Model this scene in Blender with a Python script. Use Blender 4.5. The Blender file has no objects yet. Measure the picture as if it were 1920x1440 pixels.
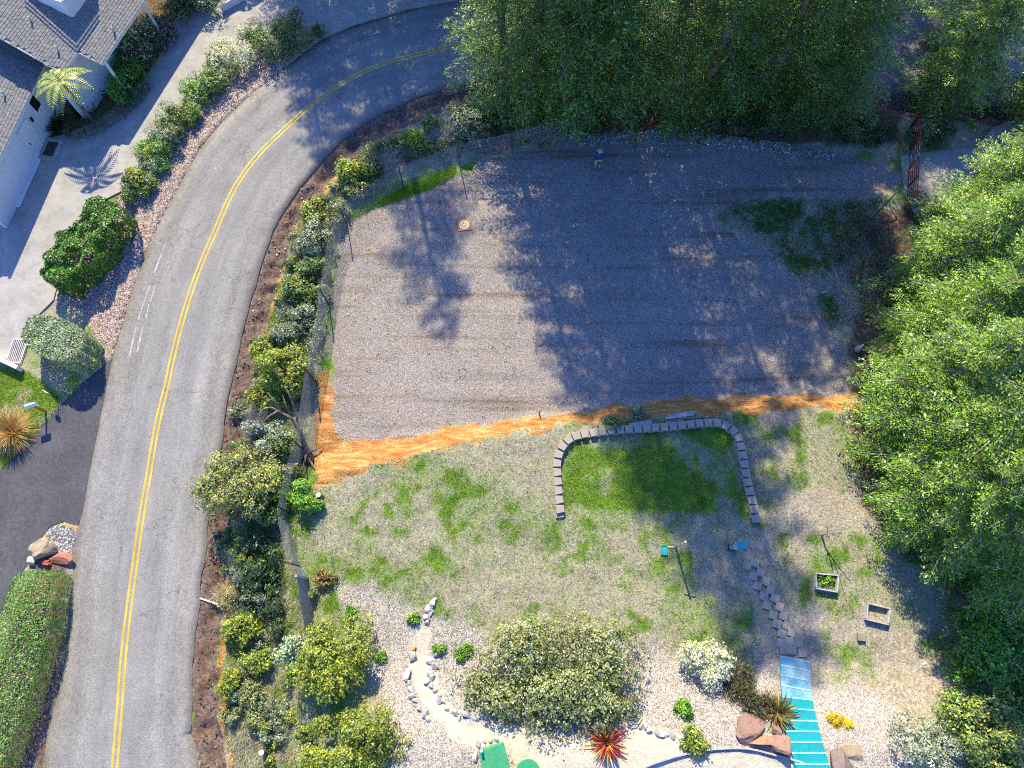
import bpy, bmesh, math, random
import numpy as np
from mathutils import Vector, Matrix, geometry

# ------------------------------------------------------------------ camera, sky, sun, exposure
R = math.radians
H = 34.5                      # drone height above the gravel pad
TILT = R(19.5)
F = 1280.0                    # focal length in photo pixels (1920 wide)
scene = bpy.context.scene
cam = bpy.data.cameras.new('camera'); cam.sensor_width = 36.0; cam.lens = 36.0 * F / 1920.0
cam.clip_start = 0.5; cam.clip_end = 4000
camo = bpy.data.objects.new('camera', cam); scene.collection.objects.link(camo)
camo.location = (0, 0, H); camo.rotation_euler = (TILT, 0, 0); scene.camera = camo

SUN_EL, SUN_AZ = R(40), R(12)          # light travels towards the bottom of the picture, a little right
sdir = Vector((math.sin(SUN_AZ) * math.cos(SUN_EL), -math.cos(SUN_AZ) * math.cos(SUN_EL), -math.sin(SUN_EL)))
sl = bpy.data.lights.new('sun', 'SUN'); sl.energy = 5.0; sl.angle = R(0.55); sl.color = (1.0, 0.885, 0.60)
so = bpy.data.objects.new('sun', sl); scene.collection.objects.link(so)
so.rotation_euler = sdir.to_track_quat('-Z', 'Y').to_euler(); so.location = (0, 0, 60)
w = bpy.data.worlds.new('World'); scene.world = w; w.use_nodes = True
nt = w.node_tree
sky = nt.nodes.new('ShaderNodeTexSky'); sky.sky_type = 'NISHITA'; sky.sun_disc = False
sky.sun_elevation = SUN_EL; sky.sun_rotation = -SUN_AZ; sky.ozone_density = 3.0; sky.dust_density = 0.3
bg = nt.nodes['Background']; bg.inputs['Strength'].default_value = 0.15
hs = nt.nodes.new('ShaderNodeHueSaturation'); hs.inputs['Saturation'].default_value = 1.29; hs.inputs['Hue'].default_value = 0.518; hs.inputs['Value'].default_value = 1.32
nt.links.new(sky.outputs[0], hs.inputs['Color']); nt.links.new(hs.outputs[0], bg.inputs[0])
scene.view_settings.view_transform = 'Standard'; scene.view_settings.look = 'None'
scene.view_settings.exposure = 0.95; scene.view_settings.gamma = 1.0
scene.view_settings.use_curve_mapping = False
scene.render.engine = 'CYCLES'
scene.cycles.use_denoising = False; scene.cycles.filter_width = 1.05
scene.cycles.max_bounces = 8; scene.cycles.diffuse_bounces = 5; scene.cycles.transparent_max_bounces = 6

rng = np.random.default_rng(7); random.seed(7)
COL = scene.collection
# ------------------------------------------------------------------ pixel -> world helpers
CT, ST = math.cos(TILT), math.sin(TILT)
def ray(px, py):
    u = (px - 960) / F; v = (720 - py) / F
    return np.array([u, v * CT + ST, v * ST - CT])
def W(px, py, z=0.0):
    d = ray(px, py); k = (z - H) / d[2]
    return np.array([d[0] * k, d[1] * k, z])
def onplane(px, py, p0, n):
    d = ray(px, py); o = np.array([0, 0, H])
    return o + d * (np.dot(np.array(p0) - o, n) / np.dot(d, n))
def Wl(pts, z=0.0): return np.array([W(a, b, z)[:2] for a, b in pts])
def scale_at(px, py):          # photo pixels per metre, across
    p = W(px, py); return F / np.linalg.norm(p - np.array([0, 0, H])) * np.linalg.norm(ray(px, py))

# ------------------------------------------------------------------ noise and distance fields
_perm = np.random.default_rng(3).random((256, 256))
def vnoise(x, y):
    xi = np.floor(x).astype(int); yi = np.floor(y).astype(int); fx = x - xi; fy = y - yi
    fx = fx * fx * (3 - 2 * fx); fy = fy * fy * (3 - 2 * fy)
    g = lambda a, b: _perm[a & 255, b & 255]
    return (g(xi, yi) * (1 - fx) + g(xi + 1, yi) * fx) * (1 - fy) + (g(xi, yi + 1) * (1 - fx) + g(xi + 1, yi + 1) * fx) * fy
def fbm(x, y, s=1.0, o=4):
    a = 0; amp = 0.5; tot = 0
    for k in range(o):
        a = a + amp * vnoise(x * s + 17.3 * k, y * s + 41.7 * k); tot += amp; s *= 2.03; amp *= 0.55
    return a / tot
def sstep(a, b, x):
    t = np.clip((x - a) / (b - a), 0, 1); return t * t * (3 - 2 * t)
def dpoly(x, y, line):
    best = np.full(np.shape(x), 1e9)
    for (ax, ay), (bx, by) in zip(line[:-1], line[1:]):
        dx, dy = bx - ax, by - ay; L = dx * dx + dy * dy + 1e-9
        t = np.clip(((x - ax) * dx + (y - ay) * dy) / L, 0, 1)
        best = np.minimum(best, (x - ax - t * dx) ** 2 + (y - ay - t * dy) ** 2)
    return np.sqrt(best)
def sdf(x, y, poly):           # positive inside
    pl = list(map(tuple, poly)); d = dpoly(x, y, pl + [pl[0]])
    ins = np.zeros(np.shape(x), bool)
    for (ax, ay), (bx, by) in zip(pl, pl[1:] + [pl[0]]):
        c = ((ay > y) != (by > y))
        with np.errstate(divide='ignore', invalid='ignore'):
            xs = (bx - ax) * (y - ay) / (by - ay + 1e-12) + ax
        ins ^= c & (x < xs)
    return np.where(ins, d, -d)
def smooth_line(P, step=0.5):
    P = np.array(P, float); out = []
    n = len(P)
    for i in range(n - 1):
        p0 = P[max(i - 1, 0)]; p1 = P[i]; p2 = P[i + 1]; p3 = P[min(i + 2, n - 1)]
        k = max(2, int(np.linalg.norm(p2 - p1) / step))
        for j in range(k):
            t = j / k
            out.append(0.5 * ((2 * p1) + (-p0 + p2) * t + (2 * p0 - 5 * p1 + 4 * p2 - p3) * t * t + (-p0 + 3 * p1 - 3 * p2 + p3) * t ** 3))
    out.append(P[-1]); return np.array(out)

# ------------------------------------------------------------------ traced outlines (photo pixels)
ZR = -0.30
ROAD_R = [(380, 1560), (374, 1440), (368, 1412), (358, 1375), (360, 1330), (360, 1255), (367, 1180), (375, 1122), (377, 1080), (385, 1040), (393, 950), (412, 850), (425, 760),
          (435, 715), (450, 647), (462, 592), (480, 532), (495, 485), (515, 427), (530, 400), (557, 360), (585, 325), (615, 290), (655, 252), (705, 220), (755, 195),
          (805, 175), (867, 160), (960, 142), (1100, 130), (1280, 130), (1450, 142), (1580, 160), (1700, 178), (1850, 195), (2000, 225), (2150, 270)]
ROAD_L = [(50, 1560), (82, 1440), (87, 1380), (107, 1305), (124, 1205), (132, 1105), (136, 1070), (147, 990), (155, 955), (172, 860), (200, 720), (208, 680), (225, 625),
          (260, 507), (295, 427), (332, 355), (375, 280), (425, 220), (480, 171), (555, 110), (602, 76), (670, 48), (770, 18), (855, 2), (960, -18), (1100, -38),
          (1280, -55), (1450, -62), (1600, -60), (1750, -50), (1900, -30), (2050, 10), (2200, 60)]
YELLOW = [(208, 1540), (216, 1440), (225, 1330), (235, 1205), (251, 1080), (266, 970), (279, 895), (296, 795), (314, 720), (327, 660), (347, 585), (372, 510), (403, 437),
          (437, 360), (480, 297), (537, 240), (600, 185), (670, 142), (730, 117), (780, 104), (842, 89), (880, 81), (980, 62), (1120, 40), (1290, 22), (1450, 10), (1600, 6), (1705, 13), (1800, 28), (1950, 60)]
wRR = smooth_line(Wl(ROAD_R, ZR), 0.4); wRL = smooth_line(Wl(ROAD_L, ZR), 0.4); wY = smooth_line(Wl(YELLOW, ZR), 0.4)
ROADPOLY = np.vstack([wRR, wRL[::-1]])
LEFTPOLY = np.vstack([wRL, np.array([[60, 120], [-120, 120], [-120, -60], [-30, -60]])])
PAD = Wl([(655, 410), (700, 388), (740, 378), (800, 358), (850, 332), (890, 312), (960, 292), (1040, 268), (1080, 252), (1150, 246), (1250, 252), (1350, 262), (1500, 277),
          (1600, 292), (1680, 320), (1692, 345), (1660, 366), (1560, 372), (1450, 367), (1360, 387), (1345, 407), (1370, 432), (1420, 462), (1470, 502), (1520, 562), (1560, 622),
          (1590, 682), (1602, 722), (1570, 742), (1470, 744), (1340, 742), (1200, 757), (1090, 772), (980, 785), (860, 802), (760, 817), (690, 832), (640, 817), (626, 792),
          (626, 700), (622, 650), (615, 575), (625, 500), (636, 440)])
ORANGE = Wl([(598, 800), (630, 800), (660, 825), (760, 812), (860, 797), (980, 779), (1090, 766), (1200, 750), (1340, 736), (1470, 738), (1600, 735), (1600, 770), (1400, 772),
             (1250, 777), (1130, 788), (1050, 798), (960, 817), (860, 837), (740, 872), (660, 893), (600, 918), (588, 870)], 0.3)
ORANGE2 = Wl([(590, 690), (628, 690), (628, 810), (600, 812), (585, 780)], 0)
LAWN = Wl([(600, 872), (660, 858), (740, 843), (860, 818), (960, 800), (1050, 784), (1130, 775), (1250, 766), (1400, 758), (1600, 752), (1850, 752), (2200, 760), (2400, 1900),
           (560, 1900), (548, 1250), (545, 1100), (535, 1000), (560, 930)], 0.35)
CHIPS = Wl([(622, 1098), (700, 1092), (760, 1125), (800, 1150), (870, 1170), (960, 1185), (1200, 1192), (1270, 1215), (1360, 1255), (1460, 1235), (1470, 1500), (690, 1500), (735, 1350), (690, 1250), (650, 1160)], 0.8)
CHIPS2 = Wl([(1522, 1290), (1600, 1275), (1680, 1325), (1720, 1400), (1740, 1500), (1540, 1500)], 1.2)
SAND = Wl([(768, 1188), (802, 1180), (808, 1260), (818, 1302), (852, 1338), (915, 1352), (1000, 1368), (1090, 1378), (1200, 1352), (1278, 1372), (1305, 1403), (1420, 1408), (1570, 1436), (1600, 1520),
           (1000, 1520), (962, 1402), (900, 1394), (850, 1372), (800, 1335), (772, 1270)], 1.0)
MULCH = Wl([(610, 60), (555, 110), (480, 171), (425, 220), (375, 280), (330, 355), (295, 427), (260, 507), (225, 625), (205, 690), (180, 680), (160, 600), (100, 560), (130, 450), (240, 350), (270, 310), (310, 240), (350, 185), (400, 130), (470, 110), (545, 80)], -0.22)
LGRASS = Wl([(-120, 690), (0, 690), (30, 690), (60, 700), (115, 742), (88, 790), (62, 818), (42, 850), (0, 884), (-120, 930)], -0.22)
HEDGEDIRT = Wl([(60, 1055), (147, 990), (136, 1070), (132, 1105), (124, 1205), (107, 1305), (87, 1380), (80, 1500), (-120, 1500), (-30, 1300), (40, 1100)], -0.25)
WEEDS = Wl([(1360, 387), (1450, 369), (1560, 374), (1660, 375), (1645, 450), (1645, 520), (1610, 600), (1560, 620), (1520, 560), (1470, 500), (1420, 460), (1370, 430), (1348, 405)])
GREENSTRIP = Wl([(640, 420), (690, 365), (730, 345), (800, 325), (860, 310), (850, 332), (800, 358), (740, 378), (700, 390), (655, 415)])
WALLIN = Wl([(1050, 960), (1052, 880), (1065, 835), (1100, 812), (1200, 802), (1345, 792), (1380, 815), (1395, 880), (1412, 970)], 0.7)
FOREST = Wl([(870, 170), (1000, 150), (1300, 145), (1580, 172), (1680, 185), (1690, 270), (1500, 272), (1250, 245), (1080, 245), (900, 300), (850, 250)])
BED = Wl([(20, 330), (75, 262), (130, 250), (200, 212), (270, 148), (312, 88), (332, 30), (400, -40), (440, -120), (100, -120), (-60, 100)], -0.22)
FOREST2 = Wl([(1640, 400), (1720, 390), (1950, 200), (2400, 100), (2400, 1500), (1800, 1500), (1830, 1300), (1820, 1150), (1700, 1060), (1620, 980), (1590, 850), (1590, 700), (1600, 600), (1640, 520)])
DARKDRIVE = [(210, 672), (200, 720), (172, 860), (155, 955), (147, 986), (120, 978), (92, 988), (76, 1010), (64, 1038), (52, 1058), (28, 1092), (0, 1150), (-60, 1240), (-160, 1240), (-160, 980), (0, 884), (32, 850), (60, 820), (86, 792), (112, 762), (150, 722), (188, 690)]

WDRIVE = Wl(DARKDRIVE, -0.28)
def zraw(x, y):
    x = np.asarray(x, float); y = np.asarray(y, float)
    lawn = sstep(-0.75, 0.75, sdf(x, y, LAWN)) * 0.7
    south = 1.3 * sstep(0.0, 4.6, -0.9 - y) * sstep(-10, -3, x) * (1 - sstep(60, 90, np.abs(x)))
    n = (fbm(x, y, 0.35, 4) - 0.5) * 0.22
    padin = sstep(-0.3, 0.8, sdf(x, y, PAD))
    orange = np.clip(sstep(-0.3, 0.3, sdf(x, y, ORANGE)), 0, 1)
    rough = (fbm(x, y, 1.6, 3) - 0.5) * 0.12 * (1 - padin) + orange * (fbm(x * 0.5, y * 2.2, 1.5, 3) - 0.5) * 0.35
    base = lawn + south + n * (1 - 0.75 * padin) + rough
    dR = dpoly(x, y, wRR)
    ditch = -0.36 - 0.2 * sstep(0.15, 0.8, dR) * (1 - sstep(1.0, 1.5, dR)) + (fbm(x, y, 2.0, 3) - 0.5) * 0.5 * sstep(0.1, 0.5, dR)
    k = sstep(1.0, 1.9, dR + (fbm(x, y, 0.6, 3) - 0.5) * 1.2)
    right = ditch * (1 - k) + base * k
    left = np.full(x.shape, -0.24) + (fbm(x, y, 1.2, 3) - 0.5) * 0.05
    left = left - 0.13 * sstep(-0.15, 0.1, sdf(x, y, WDRIVE))
    z = np.where(sdf(x, y, LEFTPOLY) > 0, left, right)
    inr = sdf(x, y, ROADPOLY)
    z = np.where(inr > -0.02, -0.40, z)
    return z
def gz(x, y): return float(zraw(np.array([x]), np.array([y]))[0])
def G(px, py, dz=0.0):          # point on the ground (or dz above it) seen at a photo pixel
    z = 0.0
    for _ in range(6):
        p = W(px, py, z + dz); z = 0.5 * z + 0.5 * gz(p[0], p[1])
    p = W(px, py, z + dz); return np.array([p[0], p[1], gz(p[0], p[1])])

# ------------------------------------------------------------------ object helpers
def tag(o, label=None, cat=None, group=None, kind=None):
    if label: o['label'] = label
    if cat: o['category'] = cat
    if group: o['group'] = group
    if kind: o['kind'] = kind
    return o
def link(name, me, mat=None, parent=None):
    o = bpy.data.objects.new(name, me); COL.objects.link(o)
    if mat is not None and me is not None and len(me.materials) == 0: me.materials.append(mat)
    if parent is not None: o.parent = parent
    return o
def empty(name, loc=(0, 0, 0), rz=0.0):
    o = bpy.data.objects.new(name, None); COL.objects.link(o)
    o.location = tuple(float(v) for v in loc); o.rotation_euler = (0, 0, rz); o.empty_display_size = 0.2
    return o
def np_mesh(name, V, Fq, col=None, smooth=False):
    V = np.asarray(V, np.float32); Fq = np.asarray(Fq, np.int32)
    me = bpy.data.meshes.new(name); n, k = Fq.shape
    me.vertices.add(len(V)); me.vertices.foreach_set('co', V.ravel())
    me.loops.add(n * k); me.loops.foreach_set('vertex_index', Fq.ravel())
    me.polygons.add(n); me.polygons.foreach_set('loop_start', np.arange(0, n * k, k, dtype=np.int32))
    try: me.polygons.foreach_set('loop_total', np.full(n, k, np.int32))
    except Exception: pass
    if smooth: me.polygons.foreach_set('use_smooth', np.ones(n, bool))
    if col is not None:
        a = me.color_attributes.new('tint', 'FLOAT_COLOR', 'POINT')
        c = np.ones((len(V), 4), np.float32); c[:, :3] = col; a.data.foreach_set('color', c.ravel())
    me.update(calc_edges=True); return me
class MB:
    """collects simple solids into one mesh"""
    def __init__(s): s.v = []; s.f = []
    def add(s, V, Fs):
        b = len(s.v); s.v += [tuple(map(float, p)) for p in V]; s.f += [tuple(b + i for i in f) for f in Fs]; return s
    def box(s, c, size, rz=0.0, M=None):
        c = np.array(c, float); h = np.array(size, float) / 2
        P = np.array([[a, b, d] for a in (-1, 1) for b in (-1, 1) for d in (-1, 1)]) * h
        if M is None:
            cs, sn = math.cos(rz), math.sin(rz); M = np.array([[cs, -sn, 0], [sn, cs, 0], [0, 0, 1]])
        P = P @ np.array(M).T + c
        return s.add(P, [(0, 1, 3, 2), (4, 6, 7, 5), (0, 4, 5, 1), (2, 3, 7, 6), (0, 2, 6, 4), (1, 5, 7, 3)])
    def bar(s, a, b, wd, ht=None, up=(0, 0, 1)):
        a = np.array(a, float); b = np.array(b, float); d = b - a; L = np.linalg.norm(d); x = d / L
        u = np.array(up, float)
        if abs(np.dot(u, x)) > 0.98: u = np.array([0, 1.0, 0])
        y = np.cross(u, x); y /= np.linalg.norm(y); z = np.cross(x, y)
        return s.box((a + b) / 2, (L, wd, ht or wd), M=np.stack([x, y, z], 1))
    def tube(s, pts, rad, n=6, cap=True):
        P = np.array(pts, float); r = np.broadcast_to(np.array(rad, float), (len(P),)); b = len(s.v)
        T = np.gradient(P, axis=0); T /= np.linalg.norm(T, axis=1)[:, None] + 1e-9
        u0 = np.array([0.13, 0.21, 1.0]) if abs(T[0][2]) < 0.9 else np.array([1.0, 0.2, 0.1])
        ang = np.arange(n) * 2 * math.pi / n
        for p, t, q in zip(P, T, r):
            u = u0 - t * np.dot(u0, t); u /= np.linalg.norm(u); v = np.cross(t, u); u0 = u
            for a in ang: s.v.append(tuple(p + q * (math.cos(a) * u + math.sin(a) * v)))
        for i in range(len(P) - 1):
            for j in range(n):
                k = (j + 1) % n; s.f.append((b + i * n + j, b + i * n + k, b + (i + 1) * n + k, b + (i + 1) * n + j))
        if cap:
            s.f.append(tuple(b + j for j in range(n))[::-1]); e = b + (len(P) - 1) * n; s.f.append(tuple(e + j for j in range(n)))
        return s
    def prism(s, poly, z0, z1):
        n = len(poly); V = [(p[0], p[1], z0) for p in poly] + [(p[0], p[1], z1) for p in poly]
        Fs = [tuple(range(n))[::-1], tuple(range(n, 2 * n))] + [(i, (i + 1) % n, n + (i + 1) % n, n + i) for i in range(n)]
        return s.add(V, Fs)
    def slab(s, P, nrm, th):        # polygon of 3-D points, thickened along -nrm
        P = [np.array(p, float) for p in P]; n = len(P); Q = [p - np.array(nrm) * th for p in P]
        return s.add(P + Q, [tuple(range(n)), tuple(range(n, 2 * n))[::-1]] + [(i, n + i, n + (i + 1) % n, (i + 1) % n) for i in range(n)])
    def mesh(s, name, smooth=False, bevel=0):
        me = bpy.data.meshes.new(name); me.from_pydata(s.v, [], s.f); me.validate()
        bm = bmesh.new(); bm.from_mesh(me)
        bmesh.ops.recalc_face_normals(bm, faces=bm.faces)
        if bevel: bmesh.ops.bevel(bm, geom=list(bm.edges), offset=bevel, segments=1, affect='EDGES', clamp_overlap=True)
        bm.to_mesh(me); bm.free()
        if smooth: me.polygons.foreach_set('use_smooth', np.ones(len(me.polygons), bool))
        me.update(); return me
    def build(s, name, mat, parent=None, smooth=False, bevel=0):
        return link(name, s.mesh(name, smooth, bevel), mat, parent)
def copy_tree(o, parent=None):
    c = o.copy(); COL.objects.link(c); c.parent = parent
    for ch in list(o.children): copy_tree(ch, c)
    return c

# ------------------------------------------------------------------ materials
MATS = {}
def mat_base(name):
    m = bpy.data.materials.new(name); m.use_nodes = True; n = m.node_tree; n.nodes.clear(); MATS[name] = m
    out = n.nodes.new('ShaderNodeOutputMaterial'); b = n.nodes.new('ShaderNodeBsdfPrincipled'); n.links.new(b.outputs[0], out.inputs[0])
    return m, n, b, out
def NN(n, t, **kw):
    x = n.nodes.new(t)
    for k, v in kw.items():
        if hasattr(x, k): setattr(x, k, v)
        else: x.inputs[k].default_value = v
    return x
def noise(n, vec, scale, detail=3.0, rough=0.6):
    x = n.nodes.new('ShaderNodeTexNoise'); x.inputs['Scale'].default_value = scale; x.inputs['Detail'].default_value = detail; x.inputs['Roughness'].default_value = rough
    if vec is not None: n.links.new(vec, x.inputs['Vector'])
    return x
def ramp(n, fac, stops):
    r = n.nodes.new('ShaderNodeValToRGB'); e = r.color_ramp.elements
    while len(e) < len(stops): e.new(0.5)
    for el, (p, c) in zip(e, stops): el.position = p; el.color = (*c, 1) if len(c) == 3 else c
    n.links.new(fac, r.inputs[0]); return r.outputs[0]
def mixc(n, fac, a, b, mode='MIX'):
    m = n.nodes.new('ShaderNodeMix'); m.data_type = 'RGBA'; m.blend_type = mode
    for s, v in ((m.inputs[0], fac), (m.inputs[6], a), (m.inputs[7], b)):
        if isinstance(v, (int, float)): s.default_value = v
        elif isinstance(v, tuple): s.default_value = (*v, 1)
        else: n.links.new(v, s)
    return m.outputs[2]
def mth(n, op, a, b=None, clamp=False):
    m = n.nodes.new('ShaderNodeMath'); m.operation = op; m.use_clamp = clamp
    for s, v in ((m.inputs[0], a), (m.inputs[1], b)):
        if v is None: continue
        if isinstance(v, (int, float)): s.default_value = v
        else: n.links.new(v, s)
    return m.outputs[0]
def bump(n, b, hgt, strength=0.4, dist=0.02):
    x = n.nodes.new('ShaderNodeBump'); x.inputs['Strength'].default_value = strength; x.inputs['Distance'].default_value = dist
    n.links.new(hgt, x.inputs['Height']); n.links.new(x.outputs[0], b.inputs['Normal'])
def simple(name, c1, c2, scale=6.0, rough=0.8, metal=0.0, bmp=0.2, spec=0.3, fine=60.0, stain=0.0, stain_col=(0.10, 0.085, 0.065)):
    m, n, b, o = mat_base(name); tc = NN(n, 'ShaderNodeTexCoord').outputs['Object']
    a = noise(n, tc, scale, 4); c = ramp(n, a.outputs[0], [(0.3, c1), (0.7, c2)])
    f = noise(n, tc, fine, 2); c = mixc(n, 0.35, c, mixc(n, 1.0, c, ramp(n, f.outputs[0], [(0.3, (0.35,) * 3), (0.7, (1.0,) * 3)]), 'MULTIPLY'))
    if stain:
        sn = noise(n, tc, 2.7, 6, 0.72); sf = ramp(n, sn.outputs[0], [(0.44, (0, 0, 0)), (0.72, (1, 1, 1))]); c = mixc(n, mth(n, 'MULTIPLY', sf, stain), c, stain_col)
    n.links.new(c, b.inputs['Base Color']); b.inputs['Roughness'].default_value = rough; b.inputs['Metallic'].default_value = metal
    b.inputs['Specular IOR Level'].default_value = spec
    if bmp: bump(n, b, f.outputs[0], bmp, 0.01)
    return m
def leafmat(name, trans=0.18, rough=0.42, spec=0.5):
    m, n, b, out = mat_base(name)
    at = NN(n, 'ShaderNodeVertexColor'); at.layer_name = 'tint'
    tc = NN(n, 'ShaderNodeTexCoord').outputs['Object']; f = noise(n, tc, 1.7, 3)
    c = mixc(n, 1.0, at.outputs[0], ramp(n, f.outputs[0], [(0.3, (0.78, 0.82, 0.8)), (0.7, (1.15, 1.1, 1.0))]), 'MULTIPLY')
    n.links.new(c, b.inputs['Base Color']); b.inputs['Roughness'].default_value = rough; b.inputs['Specular IOR Level'].default_value = spec
    t = NN(n, 'ShaderNodeBsdfTranslucent'); n.links.new(mixc(n, 1.0, c, (1.15, 1.15, 0.6), 'MULTIPLY'), t.inputs[0])
    mx = NN(n, 'ShaderNodeMixShader'); mx.inputs[0].default_value = trans
    n.links.new(b.outputs[0], mx.inputs[1]); n.links.new(t.outputs[0], mx.inputs[2]); n.links.new(mx.outputs[0], out.inputs[0])
    return m
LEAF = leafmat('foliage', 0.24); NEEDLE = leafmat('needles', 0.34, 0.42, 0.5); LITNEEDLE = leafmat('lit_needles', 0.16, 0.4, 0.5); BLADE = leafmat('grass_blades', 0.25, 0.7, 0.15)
BARK = simple('bark', (0.10, 0.075, 0.055), (0.26, 0.21, 0.17), 5, 0.9)
PALEBARK = simple('pale_bark', (0.24, 0.21, 0.18), (0.45, 0.41, 0.37), 5, 0.9)
DEADWOOD = simple('dead_twigs', (0.30, 0.28, 0.26), (0.52, 0.50, 0.48), 5, 0.9)
REDBARK = simple('red_bark', (0.13, 0.05, 0.035), (0.30, 0.13, 0.08), 5, 0.8)
# ------------------------------------------------------------------ ground material (zones come as vertex masks)
def ground_mat():
    m, n, b, out = mat_base('ground')
    tc = NN(n, 'ShaderNodeTexCoord').outputs['Object']
    A = {}
    for k in ('m1', 'm2', 'm3'):
        a = NN(n, 'ShaderNodeVertexColor'); a.layer_name = k
        s = NN(n, 'ShaderNodeSeparateColor'); n.links.new(a.outputs[0], s.inputs[0]); A[k] = s.outputs
    n1 = noise(n, tc, 1.1, 5, 0.65).outputs[0]; n2 = noise(n, tc, 6.0, 4, 0.75).outputs[0]; n3 = noise(n, tc, 13.0, 3, 0.75).outputs[0]
    edge = noise(n, tc, 3.0, 5, 0.75).outputs[0]
    def cells(scale, rnd=1.0):
        v = NN(n, 'ShaderNodeTexVoronoi'); v.inputs['Scale'].default_value = scale; v.inputs['Randomness'].default_value = rnd; n.links.new(tc, v.inputs['Vector']); return v
    def fac(sock, k=2.6, nz=1.0, ns=edge):
        x = mth(n, 'ADD', mth(n, 'MULTIPLY', mth(n, 'SUBTRACT', sock, 0.5), k), 0.5)
        return mth(n, 'ADD', x, mth(n, 'MULTIPLY', mth(n, 'SUBTRACT', ns, 0.5), nz), clamp=True)
    # dry turf
    straw = ramp(n, n2, [(0.25, (0.14, 0.12, 0.095)), (0.43, (0.36, 0.32, 0.265)), (0.6, (0.48, 0.44, 0.375)), (0.8, (0.61, 0.57, 0.51))])
    straw = mixc(n, fac(n1, 3, 0.4), straw, mixc(n, 1.0, straw, (1.0, 0.90, 0.84), 'MULTIPLY'))
    c = mixc(n, 0.9, straw, mixc(n, 1.0, straw, ramp(n, n3, [(0.3, (0.35,) * 3), (0.68, (1.25,) * 3)]), 'MULTIPLY'))
    # green turf
    gr = ramp(n, n2, [(0.25, (0.035, 0.09, 0.014)), (0.5, (0.11, 0.235, 0.024)), (0.75, (0.23, 0.36, 0.05))])
    gr = mixc(n, 0.6, gr, mixc(n, 1.0, gr, ramp(n, n3, [(0.3, (0.3,) * 3), (0.7, (1.3,) * 3)]), 'MULTIPLY'))
    c = mixc(n, fac(A['m2'][1], 1.35, 2.6, n2), c, gr)
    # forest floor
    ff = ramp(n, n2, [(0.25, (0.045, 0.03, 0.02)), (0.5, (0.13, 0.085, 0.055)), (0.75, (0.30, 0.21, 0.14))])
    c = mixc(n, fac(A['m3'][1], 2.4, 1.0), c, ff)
    # pale wood chips
    v = cells(30.0); ch = ramp(n, v.outputs['Color'], [(0.1, (0.15, 0.12, 0.10)), (0.35, (0.34, 0.295, 0.26)), (0.6, (0.44, 0.40, 0.365)), (0.9, (0.64, 0.61, 0.57))])
    ch = mixc(n, 0.55, ch, mixc(n, 1.0, ch, ramp(n, n3, [(0.3, (0.4,) * 3), (0.65, (1.15,) * 3)]), 'MULTIPLY'))
    c = mixc(n, fac(A['m1'][2], 2.2, 1.4), c, ch)
    # brown-pink mulch
    v2 = cells(20.0); mu = ramp(n, v2.outputs['Color'], [(0.1, (0.10, 0.055, 0.045)), (0.4, (0.30, 0.21, 0.18)), (0.65, (0.45, 0.36, 0.32)), (0.9, (0.68, 0.60, 0.56))])
    mu = mixc(n, 0.6, mu, mixc(n, 1.0, mu, ramp(n, n3, [(0.3, (0.3,) * 3), (0.65, (1.2,) * 3)]), 'MULTIPLY'))
    c = mixc(n, fac(A['m3'][0], 3.0, 0.8), c, mu)
    # dark shoulder of broken asphalt and earth
    ve = ramp(n, n2, [(0.25, (0.03, 0.024, 0.02)), (0.45, (0.115, 0.085, 0.07)), (0.6, (0.19, 0.145, 0.12)), (0.8, (0.33, 0.27, 0.23))])
    ve = mixc(n, fac(n1, 4.0, 0.5), ve, mixc(n, 0.18, ve, (0.26, 0.10, 0.045)))
    c = mixc(n, fac(A['m2'][2], 3.0, 0.8), c, ve)
    # orange clay
    so_ = NN(n, 'ShaderNodeMapping'); so_.inputs['Scale'].default_value = (0.5, 1.8, 1); so_.inputs['Rotation'].default_value = (0, 0, -0.12); n.links.new(tc, so_.inputs[0])
    ns_ = noise(n, so_.outputs[0], 2.2, 5, 0.75).outputs[0]
    orr = ramp(n, ns_, [(0.30, (0.27, 0.095, 0.03)), (0.44, (0.42, 0.165, 0.045)), (0.54, (0.50, 0.26, 0.085)), (0.64, (0.56, 0.40, 0.19)), (0.76, (0.58, 0.48, 0.32))])
    orr = mixc(n, 0.6, orr, mixc(n, 1.0, orr, ramp(n, n3, [(0.3, (0.45,) * 3), (0.66, (1.1,) * 3)]), 'MULTIPLY'))
    c = mixc(n, fac(A['m1'][1], 2.6, 1.1), c, orr)
    # gravel
    v3 = cells(33.0); gv = ramp(n, v3.outputs['Color'], [(0.08, (0.11, 0.10, 0.092)), (0.3, (0.225, 0.207, 0.193)), (0.6, (0.315, 0.293, 0.273)), (0.92, (0.50, 0.475, 0.45))])
    gv = mixc(n, 0.65, gv, mixc(n, 1.0, gv, ramp(n, n3, [(0.32, (0.5,) * 3), (0.66, (1.18,) * 3)]), 'MULTIPLY'))
    st = NN(n, 'ShaderNodeMapping'); st.inputs['Scale'].default_value = (0.16, 0.9, 1); n.links.new(tc, st.inputs[0])
    gv = mixc(n, fac(noise(n, st.outputs[0], 1.0, 4, 0.6).outputs[0], 2.2, 0.2), gv, mixc(n, 1.0, gv, (1.04, 0.95, 0.89), 'MULTIPLY'))
    tr = NN(n, 'ShaderNodeMapping'); tr.inputs['Scale'].default_value = (0.10, 1.5, 1); tr.inputs['Rotation'].default_value = (0, 0, 0.22); n.links.new(tc, tr.inputs[0])
    tk = noise(n, tr.outputs[0], 1.0, 3, 0.55).outputs[0]
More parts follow.
